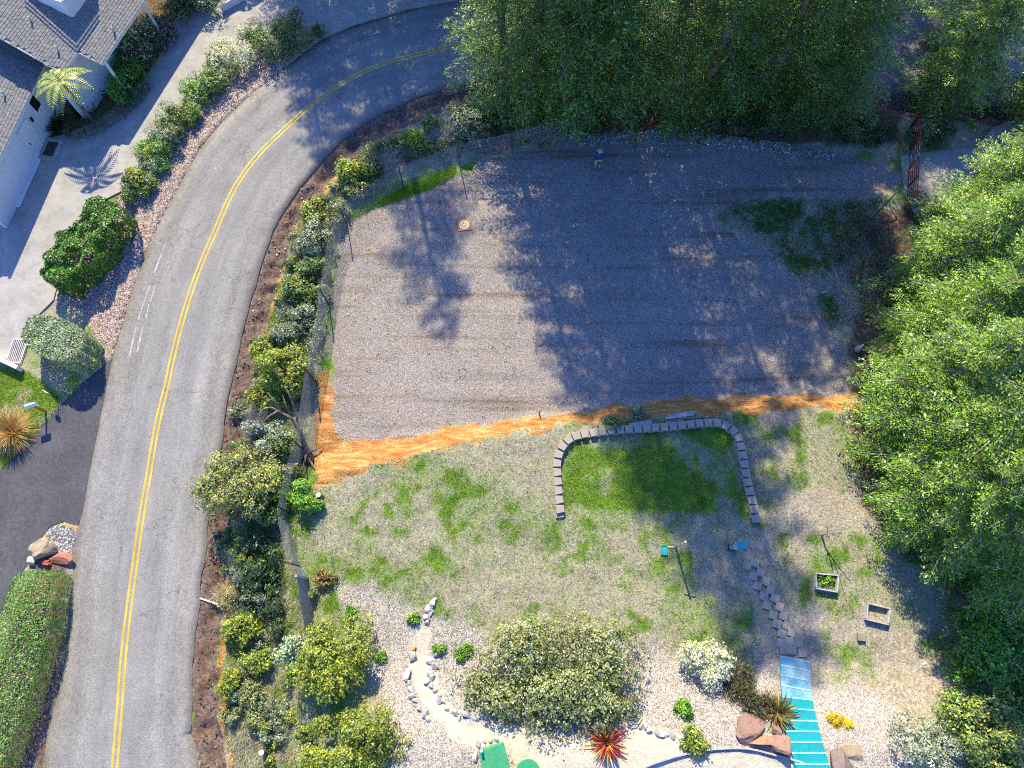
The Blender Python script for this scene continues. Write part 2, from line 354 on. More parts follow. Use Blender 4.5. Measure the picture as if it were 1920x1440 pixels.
    gv = mixc(n, 1.0, gv, ramp(n, tk, [(0.28, (0.66, 0.55, 0.46)), (0.36, (0.80, 0.75, 0.70)), (0.46, (1.0,) * 3), (0.60, (1.0,) * 3), (0.72, (1.14, 1.10, 1.04))]), 'MULTIPLY')
    gv = mixc(n, 1.0, gv, ramp(n, noise(n, tc, 0.28, 5, 0.65).outputs[0], [(0.3, (0.86, 0.85, 0.84)), (0.7, (1.1, 1.08, 1.06))]), 'MULTIPLY')
    c = mixc(n, fac(A['m1'][0], 3.2, 0.9, n2), c, gv)
    # grey stones
    v4 = cells(12.0); sg = ramp(n, v4.outputs['Color'], [(0.1, (0.20, 0.20, 0.20)), (0.5, (0.46, 0.46, 0.45)), (0.9, (0.68, 0.68, 0.66))])
    sg = mixc(n, 1.0, sg, ramp(n, v4.outputs['Distance'], [(0.25, (1.0,) * 3), (0.6, (0.3,) * 3)]), 'MULTIPLY')
    c = mixc(n, fac(A['m3'][2], 3.0, 0.9), c, sg)
    # pale sand
    sa = ramp(n, n2, [(0.25, (0.40, 0.35, 0.26)), (0.6, (0.54, 0.495, 0.40)), (0.85, (0.64, 0.61, 0.53))])
    sa = mixc(n, 0.3, sa, mixc(n, 1.0, sa, ramp(n, n3, [(0.3, (0.5,) * 3), (0.65, (1.1,) * 3)]), 'MULTIPLY'))
    c = mixc(n, fac(A['m2'][0], 2.4, 1.2), c, sa)
    n.links.new(c, b.inputs['Base Color']); b.inputs['Roughness'].default_value = 0.95; b.inputs['Specular IOR Level'].default_value = 0.1
    hgt = mth(n, 'ADD', mth(n, 'MULTIPLY', n3, 0.6), mth(n, 'MULTIPLY', n2, 1.2))
    bump(n, b, hgt, 0.85, 0.05)
    return m
GROUND = ground_mat()

def asphalt_mat(name, c1, c2, streak=True, uv=True):
    m, n, b, out = mat_base(name)
    tc = NN(n, 'ShaderNodeTexCoord'); ob = tc.outputs['Object']
    g = noise(n, ob, 16.0, 3, 0.8).outputs[0]; big = noise(n, ob, 0.5, 5, 0.6).outputs[0]; md = noise(n, ob, 4.0, 4, 0.7).outputs[0]
    c = ramp(n, big, [(0.3, c1), (0.7, c2)])
    if streak:
        mp = NN(n, 'ShaderNodeMapping'); mp.inputs['Scale'].default_value = (11.0, 0.16, 1); n.links.new(tc.outputs['UV'], mp.inputs[0])
        s = noise(n, mp.outputs[0], 1.0, 4, 0.65).outputs[0]
        c = mixc(n, 1.0, c, ramp(n, s, [(0.28, (0.84, 0.84, 0.85)), (0.5, (1.0,) * 3), (0.72, (1.16, 1.15, 1.14))]), 'MULTIPLY')
    if streak:
        su = NN(n, 'ShaderNodeSeparateXYZ'); n.links.new(tc.outputs['UV'], su.inputs[0]); wu = mth(n, 'ADD', su.outputs[0], mth(n, 'MULTIPLY', mth(n, 'SUBTRACT', big, 0.5), 0.12))
        c = mixc(n, 1.0, c, ramp(n, wu, [(0.0, (0.86, 0.80, 0.74)), (0.06, (1.0, 0.98, 0.96)), (0.16, (0.90,) * 3), (0.25, (1.05,) * 3), (0.34, (0.91,) * 3), (0.47, (1.04,) * 3), (0.53, (1.04,) * 3), (0.64, (0.92,) * 3), (0.75, (1.06,) * 3), (0.85, (0.90,) * 3), (0.95, (1.05, 1.04, 1.02)), (1.0, (0.92, 0.87, 0.82))]), 'MULTIPLY')
    c = mixc(n, 1.0, c, ramp(n, md, [(0.3, (0.9,) * 3), (0.7, (1.08,) * 3)]), 'MULTIPLY')
    c = mixc(n, 0.9, c, mixc(n, 1.0, c, ramp(n, g, [(0.28, (0.5,) * 3), (0.5, (1.0,) * 3), (0.74, (1.5,) * 3)]), 'MULTIPLY'))
    v = NN(n, 'ShaderNodeTexVoronoi'); v.feature = 'DISTANCE_TO_EDGE'; v.inputs['Scale'].default_value = 0.42
    wv = NN(n, 'ShaderNodeVectorMath'); wv.operation = 'ADD'; n.links.new(ob, wv.inputs[0])
    wn = noise(n, ob, 2.0, 4, 0.7); sc = NN(n, 'ShaderNodeVectorMath'); sc.operation = 'SCALE'; sc.inputs[3].default_value = 0.9; n.links.new(wn.outputs[1], sc.inputs[0]); n.links.new(sc.outputs[0], wv.inputs[1])
    n.links.new(wv.outputs[0], v.inputs['Vector'])
    crack = mth(n, 'MULTIPLY', mth(n, 'LESS_THAN', v.outputs['Distance'], 0.006), mth(n, 'GREATER_THAN', noise(n, ob, 0.35, 3).outputs[0], 0.52))
    c = mixc(n, mth(n, 'MULTIPLY', crack, 0.55), c, (0.05, 0.045, 0.04))
    n.links.new(c, b.inputs['Base Color']); b.inputs['Roughness'].default_value = 0.9; b.inputs['Specular IOR Level'].default_value = 0.25
    bump(n, b, g, 0.5, 0.012); return m
ASPHALT = asphalt_mat('asphalt', (0.205, 0.198, 0.188), (0.255, 0.247, 0.236))
NEWASPHALT = asphalt_mat('dark_asphalt', (0.06, 0.06, 0.068), (0.095, 0.093, 0.10), False)
CONCRETE = simple('concrete', (0.325, 0.31, 0.285), (0.44, 0.42, 0.385), 0.9, 0.9, bmp=0.3, fine=30, stain=0.35)
PAINT = simple('yellow_paint', (0.50, 0.33, 0.03), (0.72, 0.50, 0.07), 1.3, 0.7, fine=18, stain=0.5, stain_col=(0.25, 0.22, 0.16))

# ------------------------------------------------------------------ terrain: one grid, split into named zones
def axis(lo, hi, st, far):
    a = np.arange(lo, hi + 1e-6, st); k = [0.3, 0.8, 2, 5, 12, 30, 80, 200, 500, far]
    return np.concatenate([[lo - q for q in k[::-1]], a, [hi + q for q in k]])
xs = axis(-37, 37, 0.15, 1200); ys = axis(-8.5, 43, 0.15, 1200)
X, Y = np.meshgrid(xs, ys); nx, ny = len(xs), len(ys)
Z = zraw(X, Y)
def gz(x, y):                  # height of the built terrain
    i = min(max(np.searchsorted(xs, x) - 1, 0), nx - 2); j = min(max(np.searchsorted(ys, y) - 1, 0), ny - 2)
    a = (x - xs[i]) / (xs[i + 1] - xs[i]); b = (y - ys[j]) / (ys[j + 1] - ys[j])
    return float((Z[j, i] * (1 - a) + Z[j, i + 1] * a) * (1 - b) + (Z[j + 1, i] * (1 - a) + Z[j + 1, i + 1] * a) * b)
wx = X + (fbm(X, Y, 0.9, 3) - 0.5) * 1.1; wy = Y + (fbm(X + 50, Y + 9, 0.9, 3) - 0.5) * 1.1
def mask(poly, s=0.45): return sstep(-s, s, sdf(wx, wy, poly))
dR = dpoly(X, Y, wRR); leftside = (sdf(X, Y, LEFTPOLY) > 0) | (sdf(X, Y, ROADPOLY) > 0)
k_gravel = mask(PAD, 0.35)
ex = X + (fbm(X, Y, 1.6, 4) - 0.5) * 1.6; ey = Y + (fbm(X + 20, Y + 70, 1.6, 4) - 0.5) * 1.3
k_orange = np.maximum(sstep(-0.55, 0.25, sdf(ex, ey, ORANGE)), 0.85 * mask(ORANGE2, 0.6) * sstep(0.36, 0.58, fbm(X + 7, Y + 2, 0.9, 4)))
vw = 1.15 + 0.9 * sstep(24, 31, Y) * sstep(-16, -9, X)
vn = (fbm(X, Y, 0.7, 3) - 0.5) * 0.9
k_verge = np.where(leftside, 0, 1 - sstep(vw - 0.25, vw + 0.25, dR + vn * 0.5))
cut = np.where(leftside, 0, sstep(vw - 0.1, vw + 0.2, dR + vn * 0.5) * (1 - sstep(vw + 0.35, vw + 0.9, dR + vn))) * (fbm(X, Y, 0.45, 3) > 0.40) * (Y < 29)
k_orange = np.maximum(k_orange, cut * 0.75)
k_chips = np.maximum(mask(CHIPS, 0.9), mask(CHIPS2, 0.8)) * (0.55 + 0.6 * fbm(X, Y, 0.5, 3))
k_sand = mask(SAND, 0.35); k_mulch = mask(MULCH, 0.3)
k_bed = mask(BED, 0.25)
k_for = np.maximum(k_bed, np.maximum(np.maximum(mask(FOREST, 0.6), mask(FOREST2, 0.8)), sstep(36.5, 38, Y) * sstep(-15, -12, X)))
patch = fbm(X + 5, Y + 31, 0.33, 4)
def greenmask(x, y):
    p = fbm(x + 5, y + 31, 0.33, 4); q = fbm(x + 80, y + 3, 1.3, 3)
    g = 0.20 * (1 - sstep(10, 13, x)) + 0.06 + 0.26 * sstep(0.40, 0.66, p) + 0.5 * sstep(0.5, 0.75, q) * sstep(0.40, 0.60, p)
    g = np.maximum(g, sstep(-0.5, 0.6, sdf(x, y, WALLIN)) * (0.45 + 0.65 * sstep(0.30, 0.62, fbm(x + 3, y + 11, 0.8, 4))))
    for (a, bq, r, s) in GREENSPOTS: g = np.maximum(g, 0.85 * s * (1 - sstep(0.05 * r, 1.25 * r, np.hypot(x - a, y - bq) * (0.35 + 1.3 * q))) * (0.25 + 1.3 * sstep(0.35, 0.65, fbm(x + 9, y + 77, 1.7, 3))))
    g = np.maximum(g, sstep(-0.4, 0.4, sdf(x, y, GREENSTRIP)) * (0.6 + 0.5 * q))
    g = np.maximum(g, sstep(-0.4, 0.6, sdf(x, y, WEEDS)) * (0.12 + 0.62 * sstep(0.40, 0.66, fbm(x + 31, y + 8, 0.8, 4))))
    g = np.maximum(g, sstep(-0.3, 0.3, sdf(x, y, LGRASS)) * (0.35 + 0.75 * sstep(0.3, 0.6, q)))
    return np.clip(g, 0, 1)
GREENSPOTS = [(*W(a, c, 0.7)[:2], r, s) for a, c, r, s in [(690, 965, 1.8, .9), (740, 985, 1.2, .7), (610, 1050, 1.5, .65), (815, 1055, 1.6, .7), (1080, 1020, 2.4, .7), (1230, 1010, 2.2, .6), (740, 1140, 1.2, .75), (830, 1165, 1.1, .8), (1010, 1165, 1.5, .7),
              (1180, 1180, 1.3, .8), (520, 1290, 1.4, .5), (540, 1170, 1.2, .55), (1560, 1130, 1.2, .6), (1500, 900, 1.0, .6), (1600, 1230, 2.0, .55), (1780, 1345, 1.2, .9), (1400, 1170, 1.5, .6), (760, 808, 0.7, .5)]]
k_green = greenmask(X, Y)
far = sstep(45, 70, np.hypot(X, Y - 17)); k_green = np.maximum(k_green, far * 0.8)
HD = mask(HEDGEDIRT, 0.3); k_verge = np.maximum(k_verge, HD * 0.85)
GPATCH = Wl([(78, 1032), (85, 994), (105, 984), (138, 988), (144, 1005), (142, 1036), (128, 1052), (92, 1042)], -0.22)
k_stone = mask(GPATCH, 0.12); k_orange = np.maximum(k_orange, mask(Wl([(70, 1035), (80, 985), (145, 978), (152, 1000), (140, 1062), (100, 1052)], -0.22), 0.2) * 0.6)
verts = np.stack([X.ravel(), Y.ravel(), Z.ravel()], 1)
M1 = np.stack([k_gravel, k_orange, k_chips], -1).reshape(-1, 3); M2 = np.stack([k_sand, k_green, k_verge], -1).reshape(-1, 3); M3 = np.stack([k_mulch, k_for, k_stone], -1).reshape(-1, 3)
idx = np.arange(nx * ny).reshape(ny, nx)
quads = np.stack([idx[:-1, :-1], idx[:-1, 1:], idx[1:, 1:], idx[1:, :-1]], -1).reshape(-1, 4)
fc = lambda k: k.reshape(-1)[quads].mean(1)
zone = np.zeros(len(quads), int)
names = ['ground', 'forest_floor', 'lawn', 'wood_chip_bed', 'mulch_bed', 'roadside_verge', 'clay_bank', 'gravel_pad', 'sand_path', 'grass_verge', 'planting_bed']
lawn_in = (sdf(X, Y, LAWN) > -0.3) & (np.abs(X) < 37) & (Y > -8.6)
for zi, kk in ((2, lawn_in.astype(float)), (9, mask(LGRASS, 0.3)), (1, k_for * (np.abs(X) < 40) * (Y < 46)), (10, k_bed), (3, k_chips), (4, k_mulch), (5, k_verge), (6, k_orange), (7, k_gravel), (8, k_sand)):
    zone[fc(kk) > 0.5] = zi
for zi, nm in enumerate(names):
    q = quads[zone == zi]
    if len(q) == 0: continue
    u, inv = np.unique(q, return_inverse=True)
    me = np_mesh(nm, verts[u], inv.reshape(-1, 4), smooth=True)
    for an, MM in (('m1', M1), ('m2', M2), ('m3', M3)):
        a = me.color_attributes.new(an, 'FLOAT_COLOR', 'POINT'); c = np.ones((len(u), 4), np.float32); c[:, :3] = MM[u]; a.data.foreach_set('color', c.ravel())
    tag(link(nm, me, GROUND), kind='structure')

# ------------------------------------------------------------------ road, markings, driveways
# pair the road edges through the centre line so that the strip does not shear
def project(P, Q):
    out = []
    for p in P:
        best = None; bd = 1e9
        for a, b2 in zip(Q[:-1], Q[1:]):
            d = b2 - a; t = np.clip(np.dot(p - a, d) / (np.dot(d, d) + 1e-9), 0, 1); q = a + d * t; dd = np.dot(p - q, p - q)
            if dd < bd: bd = dd; best = q
        out.append(best)
    return np.array(out)
cl = wY; eL = project(cl, wRL); eR = project(cl, wRR)
def strip_pairs(name, L2, R2, z, mat, nc, skirt, wob):
    n = len(L2); tr = np.concatenate([[0], np.cumsum(np.linalg.norm(np.diff((L2 + R2) / 2, axis=0), axis=1))]); V = []; UV = []
    for i in range(n):
        dirv = (R2[i] - L2[i]) / np.linalg.norm(R2[i] - L2[i])
        eL_ = (vnoise(np.array([tr[i] * 1.7]), np.array([9.3]))[0] - 0.5) * wob; eR_ = (vnoise(np.array([tr[i] * 2.1]), np.array([3.3]))[0] - 0.5) * wob
        A_ = L2[i] + dirv * eL_; B_ = R2[i] + dirv * eR_
        V.append((A_[0], A_[1], z - skirt)); UV.append((0, tr[i]))
        for j in range(nc + 1):
            a = j / nc; p = A_ * (1 - a) + B_ * a; V.append((p[0], p[1], z + 0.05 * (1 - (2 * a - 1) ** 2))); UV.append((a, tr[i]))
        V.append((B_[0], B_[1], z - skirt)); UV.append((1, tr[i]))
    k = nc + 3; Fs = [(i * k + j, i * k + j + 1, (i + 1) * k + j + 1, (i + 1) * k + j) for i in range(n - 1) for j in range(k - 1)]
    me = np_mesh(name, V, Fs); uv = me.uv_layers.new(name='UVMap'); UV = np.array(UV, np.float32); uv.data.foreach_set('uv', UV[np.array(Fs).ravel()].ravel())
    return tag(link(name, me, mat), kind='structure')
road = strip_pairs('road', eL, eR, ZR, ASPHALT, 12, 0.14, 0.12)
nr = np.stack([-np.gradient(cl[:, 1]), np.gradient(cl[:, 0])], 1); nr /= np.linalg.norm(nr, axis=1)[:, None]
for off in (-0.115, 0.115):
    a = cl + nr * (off - 0.058); c2 = cl + nr * (off + 0.058); n = len(cl)
    V = np.vstack([np.c_[a, np.full(n, ZR + 0.056)], np.c_[c2, np.full(n, ZR + 0.056)]])
    Fs = [(i, i + 1, n + i + 1, n + i) for i in range(n - 1)]
    o = tag(link('centre_line', np_mesh('centre_line', V, Fs), PAINT, road))

SCUFF = simple('scuffed_asphalt', (0.34, 0.335, 0.33), (0.5, 0.49, 0.48), 4, 0.8, fine=14)
for p_, q_ in (((309, 461), (290, 512)), ((281, 536), (270, 568)), ((292, 534), (283, 566)), ((269, 570), (260, 600)), ((280, 572), (274, 596)), ((256, 614), (243, 668)), ((269, 612), (258, 660)), ((690, 66), (715, 60))):
    a, c2 = W(*p_, ZR)[:2], W(*q_, ZR)[:2]; d = c2 - a; L_ = np.linalg.norm(d); d = d / L_; sd_ = np.array([-d[1], d[0]]); k_ = 14; u = np.linspace(0, L_, k_); wv = 0.045 * (0.35 + vnoise(u * 3 + a[0], u * 0 + a[1]))
    zc = np.array([ZR + 0.008 + 0.05 * (1 - (2 * np.clip(np.min(np.hypot(*(eL - (a + d * t)).T)) / 6.8, 0, 1) - 1) ** 2) for t in u])
    V = np.vstack([np.c_[a + d * u[:, None] - sd_ * wv[:, None], zc], np.c_[a + d * u[:, None] + sd_ * wv[:, None], zc]]); link('scuff_mark', np_mesh('scuff_mark', V, [(i, i + 1, k_ + i + 1, k_ + i) for i in range(k_ - 1)]), SCUFF, road)

def flat_poly(name, poly, z, th, mat, parent=None, inset=0.0):
    bm = bmesh.new(); vs = [bm.verts.new((p[0], p[1], z)) for p in poly]; f = bm.faces.new(vs)
    bmesh.ops.recalc_face_normals(bm, faces=bm.faces)
    if f.normal.z < 0: f.normal_flip()
    if inset:
        bmesh.ops.inset_region(bm, faces=[f], thickness=inset, depth=0); 
        bmesh.ops.delete(bm, geom=[g for g in bm.faces if g is not f], context='FACES')
    r = bmesh.ops.extrude_face_region(bm, geom=list(bm.faces)); bmesh.ops.translate(bm, verts=[g for g in r['geom'] if isinstance(g, bmesh.types.BMVert)], vec=(0, 0, -th))
    bmesh.ops.recalc_face_normals(bm, faces=bm.faces); bmesh.ops.triangulate(bm, faces=[q for q in bm.faces if len(q.verts) > 4])
    me = bpy.data.meshes.new(name); bm.to_mesh(me); bm.free(); return link(name, me, mat, parent)
def split_poly(poly, lines):
    polys = [[tuple(p) for p in poly]]
    for a, b2 in lines:
        nn = np.array([-(b2[1] - a[1]), b2[0] - a[0]]); nn = nn / np.linalg.norm(nn); out = []
        for P in polys:
            s = [float(np.dot(np.array(p) - np.array(a), nn)) for p in P]
            if min(s) > -0.25 or max(s) < 0.25: out.append(P); continue
            bm = bmesh.new(); f = bm.faces.new([bm.verts.new((p[0], p[1], 0)) for p in P])
            bmesh.ops.bisect_plane(bm, geom=list(bm.verts) + list(bm.edges) + list(bm.faces), plane_co=(a[0], a[1], 0), plane_no=(nn[0], nn[1], 0))
            out += [[(v.co.x, v.co.y) for v in g.verts] for g in bm.faces]; bm.free()
        polys = out
    return polys
def parea(P): P = np.array(P); return 0.5 * abs(np.dot(P[:, 0], np.roll(P[:, 1], 1)) - np.dot(P[:, 1], np.roll(P[:, 0], 1)))
CON = [(935, -25), (862, -2), (770, 14), (670, 43), (604, 68), (545, 82), (470, 112), (400, 134), (350, 188), (310, 243), (270, 312), (240, 352), (200, 372), (130, 452), (100, 562), (60, 602), (36, 660), (2, 676), (-90, 650),
       (-90, 480), (-40, 420), (20, 330), (75, 262), (130, 250), (200, 212), (270, 148), (310, 88), (330, 30), (380, -30), (440, -90), (900, -110)]
cp = Wl(CON, -0.16)
JOINTS = [((172, 255), (210, 290)), ((232, 205), (295, 245)), ((280, 152), (332, 180)), ((312, 85), (382, 110)), ((430, 10), (465, 50)), ((640, 0), (640, 40)), ((735, 0), (732, 12)), ((17, 440), (95, 457)), ((0, 546), (105, 569)), ((0, 345), (120, 365)),
          ((65, 562), (195, 320)), ((410, 108), (600, 14))]
jl = [(W(*a, -0.16)[:2], W(*c, -0.16)[:2]) for a, c in JOINTS]
drive = tag(empty('concrete_driveway', (0, 0, 0)), kind='structure')
for P in split_poly(cp, jl):
    if parea(P) > 0.05: flat_poly('concrete_slab', P, -0.16, 0.14, CONCRETE, drive, 0.014)
side = flat_poly('side_drive', WDRIVE, -0.283, 0.12, NEWASPHALT); tag(side, kind='structure')
gd = Wl([(1690, 292), (1760, 282), (1830, 278), (1860, 240), (1990, 190), (2050, 260), (1990, 420), (1800, 400), (1715, 400), (1695, 350)], 0.05)
dz = float(np.max(zraw(gd[:, 0], gd[:, 1]))) + 0.03
gdr = flat_poly('gate_driveway', gd, dz, 0.3, CONCRETE); tag(gdr, kind='structure')
# ------------------------------------------------------------------ vegetation generators
def unit(v): return v / (np.linalg.norm(v, axis=-1, keepdims=True) + 1e-9)
def leaf_mesh(name, C, A, Nn, L, Wd, col, fold=0.0):
    """rhombic leaves: centre C, long axis A, normal N"""
    A = unit(A); S = unit(np.cross(Nn, A)); L = np.asarray(L)[:, None]; Wd = np.asarray(Wd)[:, None]
    Nn = np.cross(A, S)
    V = np.stack([C - A * L / 2, C + S * Wd / 2 - Nn * fold * Wd, C + A * L / 2, C - S * Wd / 2 - Nn * fold * Wd], 1).reshape(-1, 3)
    Fq = np.arange(len(C) * 4).reshape(-1, 4)
    return np_mesh(name, V, Fq, np.repeat(col, 4, 0))
def palette(r, n, cols, var=0.3):
    cols = np.array(cols); k = r.integers(0, len(cols), n)
    return np.clip(cols[k] * (1 + (r.random((n, 1)) - 0.5) * 2 * var) * (1 + (r.random((n, 3)) - 0.5) * 0.12), 0, 1)
PAL = {
 'yg': [(0.26, 0.31, 0.03), (0.17, 0.24, 0.02), (0.33, 0.34, 0.05), (0.10, 0.15, 0.02)],
 'olive': [(0.16, 0.20, 0.05), (0.24, 0.26, 0.10), (0.09, 0.13, 0.04), (0.30, 0.32, 0.17)],
 'mid': [(0.09, 0.17, 0.035), (0.13, 0.21, 0.04), (0.06, 0.11, 0.03), (0.18, 0.25, 0.09)],
 'bright': [(0.10, 0.26, 0.015), (0.16, 0.32, 0.02), (0.06, 0.16, 0.015), (0.22, 0.36, 0.04)],
 'gray': [(0.22, 0.26, 0.17), (0.30, 0.33, 0.25), (0.12, 0.16, 0.09), (0.17, 0.23, 0.10)],
 'dark': [(0.045, 0.09, 0.03), (0.03, 0.06, 0.022), (0.07, 0.12, 0.04)],
 'silver': [(0.34, 0.38, 0.33), (0.48, 0.50, 0.46), (0.16, 0.21, 0.12), (0.24, 0.30, 0.18)],
 'flower': [(0.72, 0.70, 0.52), (0.80, 0.79, 0.68), (0.22, 0.27, 0.08), (0.60, 0.60, 0.40)],
 'varieg': [(0.42, 0.48, 0.36), (0.22, 0.32, 0.12), (0.30, 0.40, 0.22), (0.12, 0.22, 0.07), (0.52, 0.56, 0.46)],
 'hedge': [(0.13, 0.32, 0.035), (0.19, 0.38, 0.05), (0.08, 0.20, 0.025), (0.30, 0.44, 0.14)],
 'thuja': [(0.06, 0.20, 0.015), (0.10, 0.27, 0.02), (0.035, 0.11, 0.015), (0.17, 0.33, 0.03)],
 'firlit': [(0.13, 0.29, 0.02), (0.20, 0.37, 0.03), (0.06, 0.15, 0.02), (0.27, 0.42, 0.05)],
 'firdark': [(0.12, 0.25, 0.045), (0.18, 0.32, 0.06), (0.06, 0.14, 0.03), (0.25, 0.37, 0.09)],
}
def blob_leaves(r, n, rx, ry, h, leaf, cols, lumps=13, z0=0.08, tips=None, spiky=0.0, open_=0.25, aspect=0.5, var=0.35):
    """leaves on many overlapping clumps that fill a dome"""
    th = r.random(lumps) * 2 * math.pi; q = np.sqrt(r.random(lumps)) * 0.86
    lx = np.cos(th) * q * rx; ly = np.sin(th) * q * ry
    dome = np.sqrt(np.clip(1 - q ** 2, 0.05, 1))
    lr = (0.20 + 0.36 * r.random(lumps) ** 1.3); lz = h * (z0 + (0.95 - z0) * dome * (0.35 + 0.62 * r.random(lumps)))
    nc = max(40, n // 7); kc = r.integers(0, lumps, nc); dc_ = unit(r.normal(size=(nc, 3)) + np.array([0, 0, 0.4]))
    rc = np.where(r.random(nc) < open_, 0.4 + 0.5 * r.random(nc), 0.84 + 0.24 * r.random(nc)) * (1 + 0.4 * (vnoise(dc_[:, 0] * 4 + kc * 7.1, dc_[:, 1] * 4 + dc_[:, 2] * 3) - 0.5))
    S_ = np.stack([lr[kc] * rx, lr[kc] * ry, np.minimum(lr[kc] * (rx + ry) / 2, lz[kc] * 0.9)], 1)
    CC = np.stack([lx[kc], ly[kc], lz[kc]], 1) + dc_ * rc[:, None] * S_; CC[:, 2] = np.where(CC[:, 2] < 0.04, 0.04 + r.random(nc) * 0.3 * h, np.minimum(CC[:, 2], h * 1.08))
    ci = r.integers(0, nc, n); k = kc[ci]; d = dc_[ci]; rad = rc[ci]; C = CC[ci] + r.normal(size=(n, 3)) * leaf * 0.62; C[:, 2] = np.maximum(C[:, 2], 0.02)
    Nn = unit(d * 0.9 + r.normal(size=(n, 3)) * 0.42 + np.array([0, 0.1, 0.5])); A = unit(np.cross(Nn, r.normal(size=(n, 3))) + d * spiky)
    L = leaf * (0.65 + 0.7 * r.random(n)); col = palette(r, n, cols, var) * (0.8 + 0.4 * r.random(lumps)[k])[:, None] * (0.72 + 0.56 * r.random(nc)[ci])[:, None]
    if tips is not None:
        tip = (r.random(n) < tips[1]) & (d[:, 2] > -0.1) & (rad > 0.8); col[tip] = palette(r, int(tip.sum()), tips[0], 0.15)
    return C, A, Nn, L, L * aspect, np.clip(col, 0, 1)
def stems(r, h, rx, ry, n=6, rad=0.03):
    m = MB()
    for i in range(n):
        a = r.random() * 6.28; q = 0.25 + 0.5 * r.random(); e = np.array([math.cos(a) * rx * q, math.sin(a) * ry * q, h * (0.45 + 0.35 * r.random())])
        b = np.array([0.0, 0.0, -0.08]); mid = (b + e) / 2 + np.array([r.normal() * 0.06, r.normal() * 0.06, 0.1 * h])
        m.tube([b, mid, e], [rad, rad * 0.75, rad * 0.3], 5)
    return m
SHRUBS = {}
def shrub(name, label, px, py, rpx, rpy, h, pal, n=2600, leaf=0.10, cat='shrub', group=None, bark=None, seed=None, **kw):
    """px,py: middle of the crown in the photo; rpx,rpy: half extents in photo pixels"""
    r = np.random.default_rng(int(px * 7 + py * 13) if seed is None else seed)
    z = 0.0
    g = G(px, py, h * 0.55); s = scale_at(px, py) * H / (H - h * 0.55)
    fy = max(0.62, abs(ray(px, py)[2]) / np.linalg.norm(ray(px, py)))
    fk = 1.06 if kw.get('lumps', 13) > 20 else 1.2; rx = fk * rpx / s; ry = fk * max(rpy / s / fy - 0.10 * h, rx * 0.45); n = int(n * 1.25); leaf = leaf * 1.38; kw.setdefault('aspect', 0.56)
    o = empty(name, g); cols = PAL[pal] if isinstance(pal, str) else pal
    cols = np.clip(np.array(cols) * 1.25, 0, 0.85)
    link('foliage', leaf_mesh('foliage', *blob_leaves(r, n, rx, ry, h, leaf, cols, **kw), fold=0.18), LEAF, o)
    stems(r, h, rx, ry, 5, 0.02 + 0.012 * h).build('stem', bark or BARK, o)
    return tag(o, label, cat, group)
def hedge(name, label, path, hw, h, pal, n, leaf=0.08, cat='hedge', rough=0.12, z=None):
    """clipped hedge along a world path: leaves on its top, sides and ends, with a twig core"""
    r = np.random.default_rng(len(label) * 31 + n); P = smooth_line(np.array(path), 0.3); hw = np.interp(np.linspace(0, 1, len(P)), np.linspace(0, 1, len(hw)), hw)
    g = np.array([*P[len(P) // 2], 0.0]); g[2] = gz(g[0], g[1]) if z is None else z; o = empty(name, g)
    d = np.concatenate([[0], np.cumsum(np.linalg.norm(np.diff(P, axis=0), axis=1))]); T = np.gradient(P, axis=0); T /= np.linalg.norm(T, axis=1)[:, None]
    u = r.random(n) * d[-1]; i = np.clip(np.searchsorted(d, u), 1, len(P) - 1); c = np.stack([np.interp(u, d, P[:, 0]), np.interp(u, d, P[:, 1])], 1); t = T[i]; s = np.stack([-t[:, 1], t[:, 0]], 1); wv = hw[i]
    wt = 2 * wv.mean() / (2 * wv.mean() + 2 * h); kind = r.random(n); top = kind < wt; v = (r.random(n) * 2 - 1)
    endf = np.clip(np.minimum(u, d[-1] - u) / 0.5, 0, 1); shr = np.sqrt(np.clip(1 - (1 - endf) ** 2, 0.05, 1))
    lat = np.where(top, v, np.sign(v)) * wv * shr; zz = np.where(top, h, h * r.random(n))
    rr = 0.22; edge = np.clip((np.abs(lat) - (wv * shr - rr)) / rr, 0, 1); zz = np.where(top, zz - rr * 0.6 * edge ** 2, zz)
    nrm = np.where(top[:, None], np.array([0, 0, 1.0]), np.c_[s * np.sign(lat)[:, None], np.zeros(n)])
    C = np.c_[c + s * lat[:, None] - g[:2], zz]; bumpn = (vnoise(C[:, 0] * 1.7 + 9, C[:, 1] * 1.7 + C[:, 2]) - 0.5) * 2 * rough + (r.random(n) - 0.65) * 0.16
    C = C + nrm * bumpn[:, None]; C[:, 2] = np.maximum(C[:, 2], 0.02)
    Nn = unit(nrm + r.normal(size=(n, 3)) * 0.5); A = np.cross(Nn, r.normal(size=(n, 3))); L = leaf * (0.6 + 0.8 * r.random(n))
    link('foliage', leaf_mesh('foliage', C, A, Nn, L, L * 0.55, palette(r, n, PAL[pal], 0.35), 0.15), LEAF, o)
    m = MB()
    for q in np.linspace(0.08, 0.92, max(3, int(d[-1] / 0.7))):
        j = int(q * (len(P) - 1)); b = np.array([*(P[j] - g[:2]), -0.05])
        for k in range(5):
            a = r.random() * 6.28; m.tube([b, b + np.array([math.cos(a) * hw[j] * 0.35, math.sin(a) * hw[j] * 0.35, h * 0.5]), b + np.array([math.cos(a) * hw[j] * 0.7, math.sin(a) * hw[j] * 0.7, h * 0.9])], [0.03, 0.02, 0.008], 4)
    m.build('stem', BARK, o); return tag(o, label, cat)

